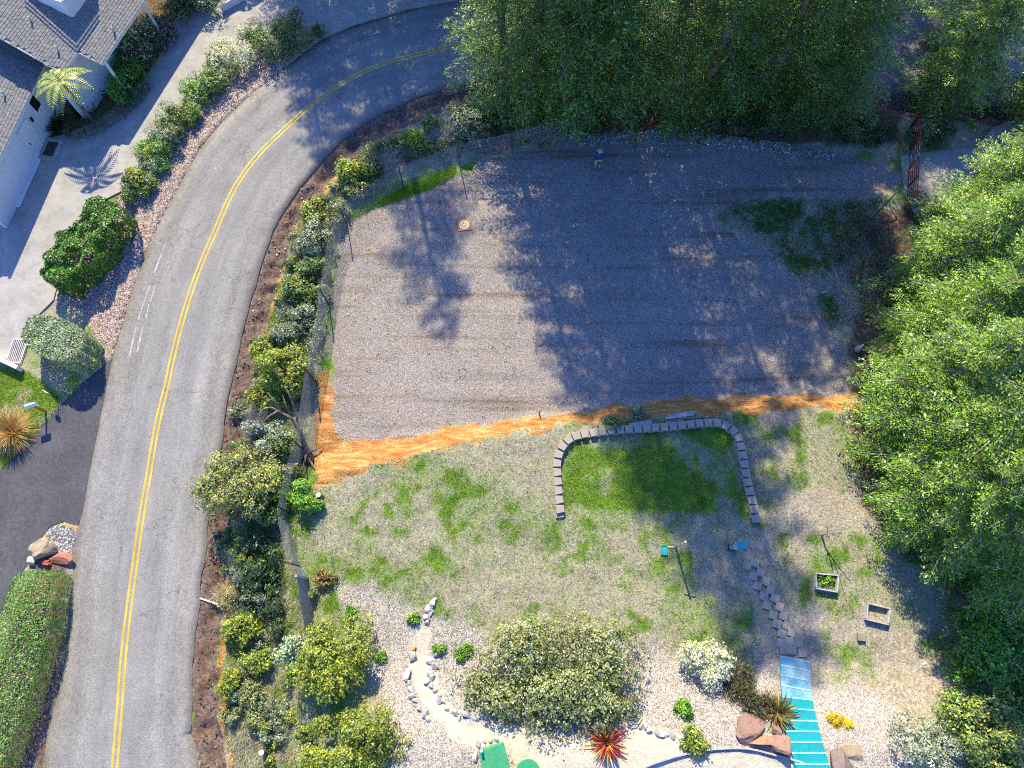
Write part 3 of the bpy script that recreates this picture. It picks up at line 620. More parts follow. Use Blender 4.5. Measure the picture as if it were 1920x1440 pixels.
def conifer_meshes(seed, h, rad, nl, first=0.08, pal='firlit', droop=0.25, leafL=0.205, gap=0.0, bark=BARK, twig=False, shape=0.72, tip=(0.30, 0.42, 0.05)):
    r = np.random.default_rng(seed); m = MB(); C = []; A = []; Nn = []; L = []; K = []
    tz = np.linspace(-0.3, h * 0.98, 9); sway = np.cumsum(r.normal(size=(9, 2)) * 0.05, axis=0); sway[0] = 0
    m.tube(np.c_[sway, tz], (0.016 * h + 0.06) * (1 - np.linspace(0, 1, 9)) ** 0.85 + 0.015, 8)
    cols = np.array(PAL[pal]); az = r.random() * 6.28
    for i in range(nl):
        t = (i + r.random() * 0.8) / nl; z = h * (first + (0.985 - first) * t); az += 2.4 + r.normal() * 0.35
        limbk = 0.75 + 0.5 * r.random()
        if r.random() < gap: continue
        Lb = rad * ((1 - t) ** shape) * (0.55 + 0.68 * r.random()) * (0.75 + 0.25 * min(1, t / 0.12)) + 0.25
        el = -0.12 + 0.75 * t + r.normal() * 0.1; s = np.linspace(0, 1, 7); dv = np.array([math.cos(az), math.sin(az), 0.0])
        base = np.array([np.interp(z, tz, sway[:, 0]), np.interp(z, tz, sway[:, 1]), z]); bend = r.normal() * 0.12; pv = np.array([-dv[1], dv[0], 0])
        pts = base + dv * (Lb * s)[:, None] + pv * (bend * Lb * s ** 2)[:, None]; pts[:, 2] += el * Lb * s - droop * Lb * s ** 2 + 0.12 * Lb * np.clip(s - 0.75, 0, 1)
        m.tube(pts, (0.008 + 0.009 * Lb) * (1 - s) + 0.005, 4, False)
        nb = int(7 + Lb * 6); sb = 0.10 + 0.9 * (np.arange(nb) + r.random(nb) * 0.7) / nb; sb = np.clip(sb, 0, 1)
        P0 = np.stack([np.interp(sb, s, pts[:, j]) for j in range(3)], 1); tg = unit(np.stack([np.interp(sb, s, np.gradient(pts[:, j])) for j in range(3)], 1))
        side = np.where(np.arange(nb) % 2, 1, -1)[:, None]; sd = unit(np.cross(tg, [0, 0, 1.0]))
        bd = unit(tg * (0.55 + 0.3 * r.random((nb, 1))) + side * sd * (0.85 - 0.6 * (sb[:, None] > 0.97)) + np.array([0, 0, -0.12]) + r.normal(size=(nb, 3)) * 0.1)
        bl = (0.22 + 0.42 * Lb * (1.02 - sb) * (0.6 + 0.4 * np.minimum(1, sb / 0.3))) * (0.7 + 0.5 * r.random(nb)); bl = np.clip(bl, 0.2, 1.5)
        for q in range(nb):
            k = max(3, int(bl[q] / 0.07)); u = (np.arange(k) + 0.6) / k; sgn = np.where(np.arange(k) % 2, 1, -1)[:, None]
            pb = P0[q] + bd[q] * (u * bl[q])[:, None]; pb[:, 2] -= 0.10 * (u * bl[q]) ** 2
            if twig: m.tube([P0[q], pb[-1]], [0.006, 0.003], 3, False)
            s2 = unit(np.cross(bd[q], [0, 0, 1.0])); ax = unit(bd[q] * 0.75 + sgn * s2 * 0.75 + r.normal(size=(k, 3)) * 0.22)
            ll = leafL * (0.7 + 0.6 * r.random(k)) * (1.1 - 0.35 * u); C.append(pb + ax * ll[:, None] * 0.4); A.append(ax)
            Nn.append(unit(np.array([0, 0, 1.0]) + r.normal(size=(k, 3)) * 0.38)); L.append(ll)
            cc = palette(r, k, cols, 0.3) * (0.6 + 0.75 * r.random()) * limbk; 
            tipm = u * sb[q] ** 0.3 > 0.80; cc[tipm] = cc[tipm] * 0.45 + np.array(tip) * 0.55 * (0.8 + 0.4 * r.random((int(tipm.sum()), 1))); K.append(cc)
    C = np.vstack(C); L = np.concatenate(L)
    crown = leaf_mesh('crown', C, np.vstack(A), np.vstack(Nn), L, L * 0.36, np.clip(np.vstack(K), 0, 1), 0.1)
    tr = m.mesh('trunk', True); tr.materials.append(bark); crown.materials.append(LITNEEDLE if twig else NEEDLE); return tr, crown
def tree_from(meshes, name, label, px, py, hs=1.0, rz=0.0, group=None, xy=None, ws=None):
    if xy is None: g = G(px, py)
    else: g = np.array([xy[0], xy[1], gz(*xy)])
    o = empty(name, g, rz); o.scale = (ws or hs, ws or hs, hs)
    link('trunk', meshes[0], None, o); link('crown', meshes[1], None, o); return tag(o, label, 'tree', group)
def twigs(r, h, rx, ry, n, rad=0.012, spread=1.0):
    m = MB()
    for i in range(n):
        a = r.random() * 6.28; q = (0.2 + 0.8 * r.random()) * spread; e = np.array([math.cos(a) * rx * q, math.sin(a) * ry * q, h * (0.5 + 0.5 * r.random())]); b = np.array([r.normal() * 0.08, r.normal() * 0.08, -0.05])
        mid = (b + e) / 2 + r.normal(size=3) * 0.1; m.tube([b, mid, e], [rad, rad * 0.7, rad * 0.25], 4, False)
        for k in range(4):
            t = 0.4 + 0.55 * r.random(); p = mid + (e - mid) * (t - 0.4) / 0.6; f = p + unit(r.normal(size=3) + (e - b) * 0.6) * (0.25 + 0.3 * r.random()); m.tube([p, f], [rad * 0.5, rad * 0.18], 3, False)
    return m
def deadshrub(name, label, px, py, rpx, rpy, h, n, mat=None, cat='dead shrub', rad=0.012):
    r = np.random.default_rng(int(px + py)); g = G(px, py, h * 0.5); s = scale_at(px, py) * H / (H - h * 0.5); o = empty(name, g)
    twigs(r, h, rpx / s, rpy / s * 1.1, n, rad).build('twig', mat or DEADWOOD, o); return tag(o, label, cat)
def blades(r, n, length, width, cols, lean=0.9, base=0.1, seg=True, var=0.2):
    """fountain of strap leaves; returns mesh"""
    az = r.random(n) * 6.28; ln = length * (0.65 + 0.45 * r.random(n)); th = lean * (0.15 + 0.95 * r.random(n)); V = []; Fq = []; K = []; cc = palette(r, n, cols, var)
    for i in range(n):
        d = np.array([math.cos(az[i]), math.sin(az[i]), 0]); sv = np.array([-d[1], d[0], 0]); b = d * base * r.random(); k = len(V)
        for u, wq in ((0, 0.7), (0.5, 1.0), (0.8, 0.75), (1.0, 0.08)):
            a = th[i] * (0.75 + 0.5 * u); p = b + d * ln[i] * u * math.sin(a) + np.array([0, 0, ln[i] * u * math.cos(a)]); wd = width * wq / 2
            V += [p - sv * wd, p + sv * wd]; K += [cc[i]] * 2
        Fq += [(k + 2 * j, k + 2 * j + 1, k + 2 * j + 3, k + 2 * j + 2) for j in range(3)]
    V = np.array(V); V[:, 2] = np.maximum(V[:, 2], 0.01); return np_mesh('leaf', V, Fq, np.array(K))
def rock(name, label, px, py, sx, sy, sz, mat, cat='boulder', group=None, seed=0, rz=0.0, sink=0.25, flat=0.0, loc=None):
    r = np.random.default_rng(seed + int(px * 3 + py)); bm = bmesh.new(); bmesh.ops.create_icosphere(bm, subdivisions=2 if max(sx, sy) < 0.25 else 3, radius=0.5)
    pl = [(unit(r.normal(size=3)), 0.20 + 0.2 * r.random()) for _ in range(13 if max(sx, sy) > 0.4 else 7)]
    for v in bm.verts:
        p = np.array(v.co)
        for nn, dd in pl:
            q = np.dot(p, nn)
            if q > dd: p = p - nn * (q - dd) * 0.97
        p = p * (1 + 0.22 * (vnoise(np.array([p[0] * 6 + seed]), np.array([p[1] * 6 + p[2] * 5]))[0] - 0.5)); v.co = Vector(p * np.array([sx, sy, sz]) * (1.45 if max(sx, sy) > 0.4 else 1.25))
    me = bpy.data.meshes.new(name); bm.to_mesh(me); bm.free(); g = G(px, py, sz * 0.4) if loc is None else loc; o = link(name, me, mat); o.location = (g[0], g[1], g[2] + sz * (0.5 - sink)); o.rotation_euler = (0, 0, rz)
    return tag(o, label, cat, group)

# ------------------------------------------------------------------ conifers
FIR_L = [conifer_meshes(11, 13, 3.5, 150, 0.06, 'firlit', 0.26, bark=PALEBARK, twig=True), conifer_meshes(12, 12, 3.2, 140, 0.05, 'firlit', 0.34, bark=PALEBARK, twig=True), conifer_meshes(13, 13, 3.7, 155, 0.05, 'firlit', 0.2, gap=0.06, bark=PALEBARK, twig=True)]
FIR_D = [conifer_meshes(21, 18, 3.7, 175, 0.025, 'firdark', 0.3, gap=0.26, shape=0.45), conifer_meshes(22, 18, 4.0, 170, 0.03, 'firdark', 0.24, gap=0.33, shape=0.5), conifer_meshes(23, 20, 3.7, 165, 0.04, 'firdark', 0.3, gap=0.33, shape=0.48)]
TOP = [(945, 192, 0, 1.05, .85, 'dark green fir at the left end of the row above the gravel'), (1000, 200, 1, 1.28, 1.0, 'dark fir between the leftmost fir and the standing person'),
       (1045, 205, 0, 1.4, 1.0, 'tall dark fir second left of the standing person'), (1112, 205, 1, 1.62, 1.2, 'tall dark fir between the person and the left cone'),
       (1075, 170, 2, 1.5, 1.15, 'tall dark fir directly behind the standing person'), (1155, 185, 0, 1.68, 1.2, 'tall dark fir over the left traffic cone'), (1235, 170, 1, 1.15, 1.05, 'dark fir over the right traffic cone'),
       (1312, 190, 0, .95, 1.0, 'dark fir just right of the right traffic cone'), (1350, 150, 2, .95, 1.05, 'dark fir with a bare pale trunk showing near the top edge'), (1425, 195, 0, .95, 1.05, 'dark fir in the shade right of the bare pale trunk'),
       (1485, 165, 1, .9, 1.0, 'dark fir second from the road gap at the top right'), (1530, 212, 0, .7, .85, 'dark fir left of the road gap at the top right')]
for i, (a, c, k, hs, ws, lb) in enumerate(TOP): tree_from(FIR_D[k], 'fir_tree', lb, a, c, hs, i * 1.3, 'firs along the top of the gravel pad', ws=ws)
NORTH = [(-13.6, 44.6, 0, .8), (-7.6, 44.2, 1, .75), (-4.6, 44.8, 0, .8), (-15.5, 46.0, 0, .95), (-12.3, 47.5, 1, 1.0), (-9.8, 45.0, 2, 1.3), (-6.5, 46.5, 1, 0.95), (-3.2, 48.0, 0, 0.95), (0.5, 46.5, 1, 0.85), (5.0, 49.0, 2, 0.85), (10.0, 47.0, 0, .9), (15.0, 47.0, 1, .95), (20.0, 46.0, 0, 1.0), (25.0, 47.0, 1, 1.0), (30.5, 45.5, 0, .95), (23.0, 42.5, 1, 1.0), (20.3, 40.5, 0, 1.0), (17.5, 43.5, 0, .9)]
for i, (x, y, k, hs) in enumerate(NORTH): tree_from(FIR_D[k], 'fir_tree', 'tall fir beyond the road whose shadow falls across the road bend', 0, 0, hs, i * 2.1, 'firs beyond the road', xy=(x, y))
RIGHT = [(1690, 962, 1, 1.05, .78, 'narrow fir at the lower left corner of the right hand fir group'), (1772, 445, 0, .90, .85, 'sunlit fir right beside the red gate'), (1712, 545, 1, .95, .95, 'sunlit fir with pale twigs below the gate'), (1712, 650, 2, .95, 1.0, 'sunlit fir beside the white cone'),
         (1672, 775, 1, .95, .95, 'bright fir reaching out over the end of the clay bank'), (1698, 882, 0, 1.05, .95, 'green fir above the fallen pale branch'), (1742, 985, 2, .95, .85, 'blue green fir at the right edge above the raised beds'),
         (1850, 520, 2, 1.1, 1.1, 'large sunlit fir at the right edge'), (1850, 760, 0, 1.05, 1.1, 'large fir at the right edge, mid height of the photo'), (1748, 185, 1, 1.0, 1.0, 'sunlit fir above the gate driveway'),
         (1795, 85, 2, 1.05, 1.0, 'lit fir in the top right corner'), (1925, 215, 0, 1.05, 1.0, 'lit fir at the right edge behind the gate'), (1850, 1080, 1, .75, .9, 'shaded fir at the right edge beside the bramble bank'), (1935, 350, 1, 1.1, 1.0, 'tall lit fir behind the fir at the gate')]
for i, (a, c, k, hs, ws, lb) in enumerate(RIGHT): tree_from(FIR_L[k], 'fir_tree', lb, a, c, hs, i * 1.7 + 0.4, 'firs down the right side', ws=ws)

# ------------------------------------------------------------------ shrubs on the bank right of the road
Y2 = ([(0.42, 0.44, 0.05), (0.52, 0.46, 0.05)], 0.25)
S = shrub
S('bank_shrub', 'large grey green shrub in shade beside the mesh fence near the firs', 872, 226, 36, 32, 1.7, 'gray', 4500, 0.09)
S('bank_shrub', 'small green shrub left of the big grey green shrub', 805, 232, 15, 13, 0.7, 'mid', 1200, 0.08)
S('bank_shrub', 'low green shrub with yellow leaves above the fence, left of small shrub', 772, 268, 22, 18, 0.9, 'bright', 2200, 0.09, tips=Y2)
S('bank_shrub', 'dull green shrub against the fence mesh top', 822, 275, 20, 15, 0.8, 'mid', 1600, 0.08)
S('bank_shrub', 'leafy green shrub behind the grey dead shrub', 722, 272, 28, 14, 0.9, 'mid', 2000, 0.08)
S('bank_shrub', 'bright yellow green shrub at the top of the ditch', 664, 316, 27, 24, 1.3, 'yg', 3400, 0.11)
S('bank_shrub', 'olive shrub between the yellow green shrub and the grey dead shrub', 690, 300, 20, 24, 1.0, 'olive', 2200, 0.08)
S('bank_shrub', 'dark olive shrub under the bright yellow green one', 672, 352, 22, 16, 0.8, 'olive', 1800, 0.08)
deadshrub('dead_shrub', 'pale grey leafless shrub by the fence above the green grass', 727, 298, 30, 26, 1.1, 110)
deadshrub('dead_shrub', 'dark grey leafless shrub right of the pale one', 766, 292, 18, 18, 0.9, 60, BARK)
S('bank_shrub', 'yellow topped shrub on the ditch edge beside the orange cut', 582, 400, 20, 24, 1.1, 'yg', 2600, 0.10)
S('bank_shrub', 'silvery green shrub below the yellow topped one', 592, 445, 28, 34, 1.3, 'gray', 4200, 0.08, tips=([(0.5, 0.5, 0.42)], 0.15))
S('bank_shrub', 'olive shrub inside the fence at the corner of the gravel', 630, 400, 18, 22, 0.8, 'olive', 1600, 0.07)
S('bank_shrub', 'mid green leafy shrub beside the orange patch of the ditch', 585, 505, 25, 24, 1.2, 'mid', 3200, 0.08)
S('bank_shrub', 'green shrub sprawling left of the first long post shadow', 552, 545, 30, 24, 1.2, 'mid', 3600, 0.085, tips=Y2)
S('bank_shrub', 'grey green shrub mixed with dry stalks', 560, 590, 30, 22, 1.0, 'gray', 3200, 0.075)
S('bank_shrub', 'dull grey shrub above the yellow green tree', 540, 625, 28, 18, 1.0, 'gray', 2600, 0.07)
S('bank_tree', 'yellow green small tree on the road bank', 525, 685, 40, 42, 2.2, 'yg', 6500, 0.09, 'tree', None, BARK)
S('bank_shrub', 'yellow green shrub hanging over the ditch beside the small tree', 488, 655, 16, 22, 1.2, 'yg', 2000, 0.09)
S('bank_shrub', 'yellow green shrub under the small tree', 500, 740, 32, 22, 1.1, 'yg', 3000, 0.085)
deadshrub('dead_shrub', 'bleached leafless shrub on the bank below the yellow green tree', 480, 790, 26, 30, 1.2, 120)
S('bank_shrub', 'silver green shrub above the big olive tree', 495, 815, 34, 28, 1.2, 'silver', 3600, 0.075)
S('bank_shrub', 'green shrub left of the eroded hole', 530, 830, 26, 24, 1.1, 'mid', 2600, 0.08, tips=Y2)
S('bank_shrub', 'dark olive shrub against the fence left of the eroded hole', 520, 880, 30, 26, 1.1, 'olive', 2600, 0.08)
S('olive_tree', 'big loose olive tree leaning over the road edge', 440, 925, 62, 72, 2.8, 'olive', 12000, 0.085, 'tree', None, PALEBARK, tips=Y2, lumps=16, open_=0.4)
S('bank_shrub', 'bright green shrub between the olive tree and the fence', 512, 905, 26, 34, 1.3, 'bright', 3200, 0.085)
S('bank_shrub', 'round bright green bush beside the pale stump top', 570, 935, 28, 27, 1.0, 'bright', 4000, 0.085, lumps=6)
S('bank_shrub', 'green shrub below the olive tree', 510, 965, 26, 30, 1.2, 'mid', 2800, 0.08)
S('thicket', 'dark thicket in the hollow below the olive tree', 490, 1050, 36, 44, 1.0, 'dark', 4000, 0.08, lumps=12)
S('thicket', 'dark low thicket above the yellow green roadside bush', 492, 1120, 30, 36, 0.8, 'dark', 3000, 0.08)
S('bank_shrub', 'yellow green bush nearest the road edge stick', 450, 1185, 26, 26, 1.1, 'yg', 3000, 0.09)
S('bank_shrub', 'small yellow green bush on the lower ditch edge', 430, 1285, 18, 24, 0.8, 'yg', 1800, 0.08)
S('bank_shrub', 'yellow green bush right of the lower ditch', 482, 1238, 24, 22, 0.9, 'yg', 2400, 0.08)
S('bank_shrub', 'cream edged rounded shrub left of the red stemmed tree', 552, 1218, 27, 34, 1.2, 'varieg', 3600, 0.085)
S('madrone_tree', 'spreading yellow green tree with reddish stems on the bank', 622, 1235, 58, 66, 2.2, 'yg', 9500, 0.08, 'tree', None, REDBARK, lumps=15, open_=0.35)
S('bank_tree', 'rounded yellow green tree at the bottom edge left of the chip bed', 655, 1395, 74, 58, 1.9, 'yg', 11000, 0.085, 'tree', None, BARK, lumps=15)
S('bank_shrub', 'low dark shrub beside the wire fence end', 527, 1175, 20, 16, 0.7, 'dark', 1200, 0.07)
S('bank_shrub', 'low scrub at the bottom of the bank', 470, 1320, 24, 36, 0.6, 'olive', 2200, 0.07)
S('bank_shrub', 'grey scrub below the cut bank at the bottom', 520, 1350, 30, 34, 0.5, 'gray', 2200, 0.06)
S('weed_clump', 'bushy weed with reddish leaves at the top of the chip bed', 610, 1085, 16, 16, 0.5, [(0.16, 0.2, 0.05), (0.3, 0.14, 0.07)], 900, 0.07, 'weed')
S('bank_shrub', 'grey low brush along the fence foot', 600, 560, 16, 40, 0.6, 'gray', 1600, 0.06)
S('bank_shrub', 'dry grey brush inside the fence beside the long post shadow', 590, 640, 18, 34, 0.7, 'gray', 1800, 0.06)

rs_ = np.random.default_rng(77); line = smooth_line(np.array([(445, 1100), (455, 980), (470, 860), (490, 740), (520, 640), (545, 540), (575, 450), (620, 370), (690, 325), (780, 285), (850, 262)]), 14)
for i in range(46):
    p = line[int(rs_.random() * (len(line) - 1))] + rs_.normal(size=2) * np.array([20, 14]); k = rs_.random()
    S('scrub_clump', 'low wild scrub clump on the road bank between the larger shrubs', p[0], p[1], 9 + 12 * rs_.random(), 8 + 10 * rs_.random(), 0.35 + 0.5 * rs_.random(), ['gray', 'olive', 'mid', 'yg', 'olive', 'dark'][int(k * 6)], 700, 0.07, 'scrub', 'scrub along the road bank', lumps=4, seed=i)
for i in range(18):
    p = line[int((i + 0.5) / 18 * (len(line) - 1))] + rs_.normal(size=2) * np.array([16, 10])
    deadshrub('dry_brush', 'dry grey stalks tangled between the shrubs of the road bank', p[0], p[1], 16, 16, 0.6 + 0.4 * rs_.random(), 34, DEADWOOD, 'brush', 0.008)['group'] = 'dry stalks along the road bank'
for i in range(26):
    p = np.array([430 + 170 * rs_.random(), 1080 + 350 * rs_.random()]); 
    S('scrub_clump', 'low wild scrub clump on the lower bank between fence and road', p[0], p[1], 8 + 12 * rs_.random(), 8 + 10 * rs_.random(), 0.3 + 0.4 * rs_.random(), ['gray', 'olive', 'yg', 'mid'][i % 4], 600, 0.065, 'scrub', 'scrub on the lower bank', lumps=4, seed=i + 100)

# ------------------------------------------------------------------ hedge row and beds on the left
S('border_shrub', 'white flowering shrub in the border beside the driveway', 440, 92, 38, 34, 1.2, 'flower', 4500, 0.07)
S('border_shrub', 'rounded green shrub right of the white flowering shrub', 497, 76, 36, 34, 1.3, 'mid', 4500, 0.075)
S('border_shrub', 'tall green shrub at the upper end of the border', 548, 54, 34, 36, 1.5, 'mid', 4500, 0.075)
S('border_shrub', 'small pale green ball at the very end of the border', 595, 57, 13, 13, 0.6, 'mid', 1100, 0.06)
for i, (a, c, rx, ry, pl, lb) in enumerate([(415, 130, 30, 26, 'mid', 'green mound below the white flowering shrub'), (385, 155, 28, 26, 'mid', 'green mound second below the white flowering shrub'), (358, 190, 26, 26, 'hedge', 'green mound of the border across from the house corner'),
        (332, 222, 26, 26, 'mid', 'green mound at the middle of the driveway border'), (310, 255, 26, 24, 'gray', 'grey green mound in the lower half of the driveway border'), (290, 285, 26, 22, 'hedge', 'light green mound beside the frond shadow'),
        (270, 318, 24, 24, 'yg', 'yellow green mound near the lower end of the border'), (250, 345, 20, 22, 'mid', 'last green mound above the dense tall hedge')]):
    S('border_shrub', lb, a, c, rx * 1.15, ry * 1.15, 1.0, pl, 3000, 0.07, lumps=7)
for i, (a, c) in enumerate([(322, 238), (300, 268), (282, 300), (345, 205), (372, 172), (402, 142), (262, 332), (300, 250)]):
    S('border_clump', 'low green filler between the larger mounds of the driveway border', a, c, 22, 20, 0.75, ['mid', 'hedge', 'gray', 'yg'][i % 4], 1800, 0.065, 'shrub', 'fillers of the driveway border', lumps=7, seed=i + 40)
def hpath(pts, z): return [W(a, c, z)[:2] for a, c in pts]
hz = -0.24
hedge('conifer_hedge', 'dense bright green conifer hedge beside the driveway', hpath([(215, 385), (175, 440), (125, 500), (100, 535)], 1.0), [1.05, 1.2, 1.15, 1.0], 1.7, 'thuja', 17000, 0.13, rough=0.42, z=hz)
hedge('clipped_shrub', 'big clipped box shaped shrub with pale leaves by the drain grate', hpath([(128, 604), (106, 636), (80, 668)], 1.2), [1.3, 1.8, 1.6], 1.75, 'varieg', 15000, 0.10, 'shrub', 0.1, z=hz)
hedge('long_hedge', 'long clipped green hedge running along the road at lower left', hpath([(62, 1068), (50, 1140), (25, 1220), (-5, 1300), (-45, 1400), (-75, 1470)], 1.1), [1.0, 1.15, 1.3, 1.35, 1.4, 1.4], 1.35, 'hedge', 26000, 0.075, rough=0.07, z=hz)
hedge('box_edging', 'low dark clipped hedge curving round the house bed', hpath([(118, 246), (160, 235), (205, 212), (245, 178), (270, 150)], 0.3), [0.5, 0.55, 0.5, 0.5, 0.4], 0.7, 'dark', 7000, 0.06, rough=0.05, z=hz)
S('house_shrub', 'shrub topped with white flowers beside the porch', 262, 82, 34, 34, 1.9, 'dark', 4500, 0.08, tips=([(0.78, 0.76, 0.62)], 0.3))
S('house_shrub', 'shrub with purple flowers at the bend of the house bed', 308, 72, 16, 24, 1.0, 'dark', 1800, 0.07, tips=([(0.42, 0.33, 0.52)], 0.3))
S('house_shrub', 'rounded dense green shrub below the porch corner', 226, 140, 36, 40, 1.5, 'thuja', 5000, 0.075)
S('house_shrub', 'dark shrub between the purple flowers and the top edge', 318, 14, 34, 26, 1.4, 'dark', 3000, 0.08)
S('house_shrub', 'dark shrub at the top edge beside the white board', 370, 8, 44, 18, 1.3, 'dark', 3000, 0.08, tips=([(0.35, 0.3, 0.5)], 0.08))
for a, c, ln, lb in [(170, 165, 0.9, 'dark fern clump under the porch eave'), (150, 205, 0.8, 'dark fern clump in the middle of the house bed'), (98, 232, 0.8, 'dark fern clump beside the doorstep'), (190, 135, 0.8, 'dark fern clump against the porch wall'), (283, 42, 0.7, 'dark strappy plant behind the purple flowers')]:
    g = G(a, c, 0.4); o = tag(empty('fern', g), lb, 'fern'); link('frond', blades(np.random.default_rng(a), 130, ln * 1.2, 0.10, PAL['dark'], 1.35, 0.3), LEAF, o)
# tree fern with feathered fronds
def frond_plant(name, label, loc, hgt, L, nf, cols, cat, parts=True):
    r = np.random.default_rng(5); o = tag(empty(name, loc), label, cat)
    MB().tube([(0, 0, -0.1), (0.03, 0, hgt * 0.5), (0, 0, hgt)], [0.13, 0.10, 0.08], 8).build('trunk', BARK, o)
    for i in range(nf):
        az = i * 6.283 / nf + r.normal() * 0.15; d = np.array([math.cos(az), math.sin(az), 0]); s = np.linspace(0, 1, 17); el = 0.35 + 0.25 * r.random()
        P = np.array([0, 0, hgt]) + d * (L * s)[:, None]; P[:, 2] += L * (el * s - 0.75 * s ** 2); tg = unit(np.gradient(P, axis=0)); sv = np.array([-d[1], d[0], 0]); C = []; A = []; Ls = []
        for j in range(1, 17):
            ll = 0.42 * L / 1.6 * math.sin(math.pi * (0.12 + 0.86 * s[j])) + 0.06
            for sg in (-1, 1): ax = unit(sv * sg + tg[j] * 0.55 + np.array([0, 0, -0.15])); C.append(P[j] + ax * ll / 2); A.append(ax); Ls.append(ll)
        n = len(C); link('frond', leaf_mesh('frond', np.array(C), np.array(A), unit(np.array([0, 0, 1.0]) + r.normal(size=(n, 3)) * 0.12), np.array(Ls), np.full(n, 0.10), palette(r, n, cols, 0.2), 0.1), LEAF, o)
    return o
frond_plant('tree_fern', 'sunlit yellow green tree fern in front of the house wall', G(112, 152, 3.5), 3.5, 1.75, 10, [(0.34, 0.42, 0.08), (0.42, 0.48, 0.12), (0.24, 0.34, 0.06)], 'tree fern')
frond_plant('palm', 'palm just above the top edge whose frond shadow falls on the driveway', np.array([-18.6, 42.2, -0.2]), 2.2, 1.6, 12, PAL['mid'], 'palm')

# ------------------------------------------------------------------ garden plants, lower right
S('garden_bush', 'huge spreading grey green bush in the middle of the chip bed', 1045, 1272, 150, 100, 1.7, 'olive', 30000, 0.085, 'bush', None, PALEBARK, lumps=42, open_=0.2, tips=([(0.36, 0.38, 0.10), (0.46, 0.50, 0.40)], 0.22))
S('garden_bush', 'rounded white flowering bush left of the turquoise stairs', 1312, 1250, 44, 52, 1.2, 'flower', 6500, 0.07, 'bush', lumps=8)
S('garden_bush', 'dark spiky low shrub strip between white bush and stairs', 1385, 1275, 26, 40, 0.6, [(0.09, 0.09, 0.04), (0.14, 0.13, 0.06), (0.05, 0.06, 0.03)], 3400, 0.10, 'bush', aspect=0.2, spiky=1.2)
S('garden_bush', 'dark spiky low shrub beside the red boulders', 1418, 1312, 24, 26, 0.6, [(0.09, 0.09, 0.04), (0.14, 0.13, 0.06), (0.05, 0.06, 0.03)], 2400, 0.10, 'bush', aspect=0.2, spiky=1.2)
S('yellow_plant', 'small bright yellow ball of a plant right of the stairs', 1574, 1347, 16, 14, 0.35, [(0.75, 0.48, 0.01), (0.82, 0.58, 0.02), (0.60, 0.34, 0.01)], 1600, 0.06, 'plant', lumps=5, aspect=0.3, spiky=0.6)
S('garden_bush', 'silver grey bush at the bottom edge right of the stairs', 1745, 1405, 52, 44, 1.2, 'silver', 7000, 0.07, 'bush', lumps=12)
S('bramble', 'bright green bramble mass in the lower right corner', 1890, 1250, 70, 90, 2.0, 'thuja', 12000, 0.10, 'bramble', lumps=18)
S('bramble', 'green bramble at the bottom right with yellow shoots', 1855, 1385, 60, 60, 1.6, 'mid', 9000, 0.09, 'bramble', lumps=14, tips=Y2)
S('bramble', 'green bramble mass under the firs at the right edge', 1905, 1140, 50, 50, 1.8, 'mid', 7000, 0.09, 'bramble', lumps=12)
S('seedling', 'yellow green leafy plant on the edge of the sand by the timber edging', 1302, 1390, 20, 18, 0.5, 'yg', 1000, 0.10, 'plant')
S('seedling', 'green plant on the shady underside of the white flowering bush', 1288, 1328, 16, 12, 0.4, 'bright', 800, 0.08, 'plant')
S('weed_clump', 'tall pale weed growing beside the lumber behind the block wall', 1198, 773, 10, 12, 0.6, 'gray', 700, 0.08, 'weed')
S('weed_clump', 'dark green weeds behind the left part of the block wall', 1150, 795, 26, 9, 0.35, 'mid', 1200, 0.07, 'weed')
for a, c, lb in [(822, 1216, 'small green weed on the right edge of the sand path'), (864, 1228, 'green weed alone on the chips left of the huge bush'), (878, 1218, 'tiny green weed above the lone weed by the huge bush'), (775, 1160, 'green weed patch at the top of the sand path'), (714, 1232, 'small weed alone on the chips'), (658, 1145, 'tiny weed on the upper chips')]:
    S('weed_clump', lb, a, c, 9, 9, 0.25, 'bright', 350, 0.07, 'weed')
S('roadside_grass', 'pale dry grass tuft at the ditch edge beside the white stick', 432, 1118, 20, 22, 0.5, [(0.5, 0.42, 0.25), (0.42, 0.36, 0.2), (0.3, 0.28, 0.12)], 2200, 0.13, 'grass', aspect=0.12, spiky=1.5)
S('understory_shrub', 'dark shrub under the firs above the pad edge, centre', 1395, 235, 40, 22, 1.0, 'dark', 2600, 0.08)
S('understory_shrub', 'green shrub hanging over the pad edge beside the right cone', 1268, 235, 22, 20, 0.9, 'mid', 2000, 0.09)
S('understory_shrub', 'dark brushy shrub left of the gate under the firs', 1600, 240, 60, 24, 1.0, 'dark', 4000, 0.09)
S('understory_shrub', 'dark shrub mass right behind the gate top', 1745, 245, 44, 22, 1.2, 'dark', 3600, 0.09)
S('understory_shrub', 'green shrub at the left foot of the fir row', 1085, 220, 26, 22, 1.0, 'mid', 2400, 0.09)
S('understory_shrub', 'dark shrub at the left end of the fir row beside the road', 905, 215, 26, 28, 1.2, 'mid', 2600, 0.09)
S('dry_brush', 'grey brown leaning brush at the right edge of the weedy patch', 1615, 465, 40, 60, 0.7, [(0.16, 0.14, 0.10), (0.24, 0.21, 0.16), (0.09, 0.09, 0.05)], 5000, 0.22, 'brush', aspect=0.07, spiky=1.5)
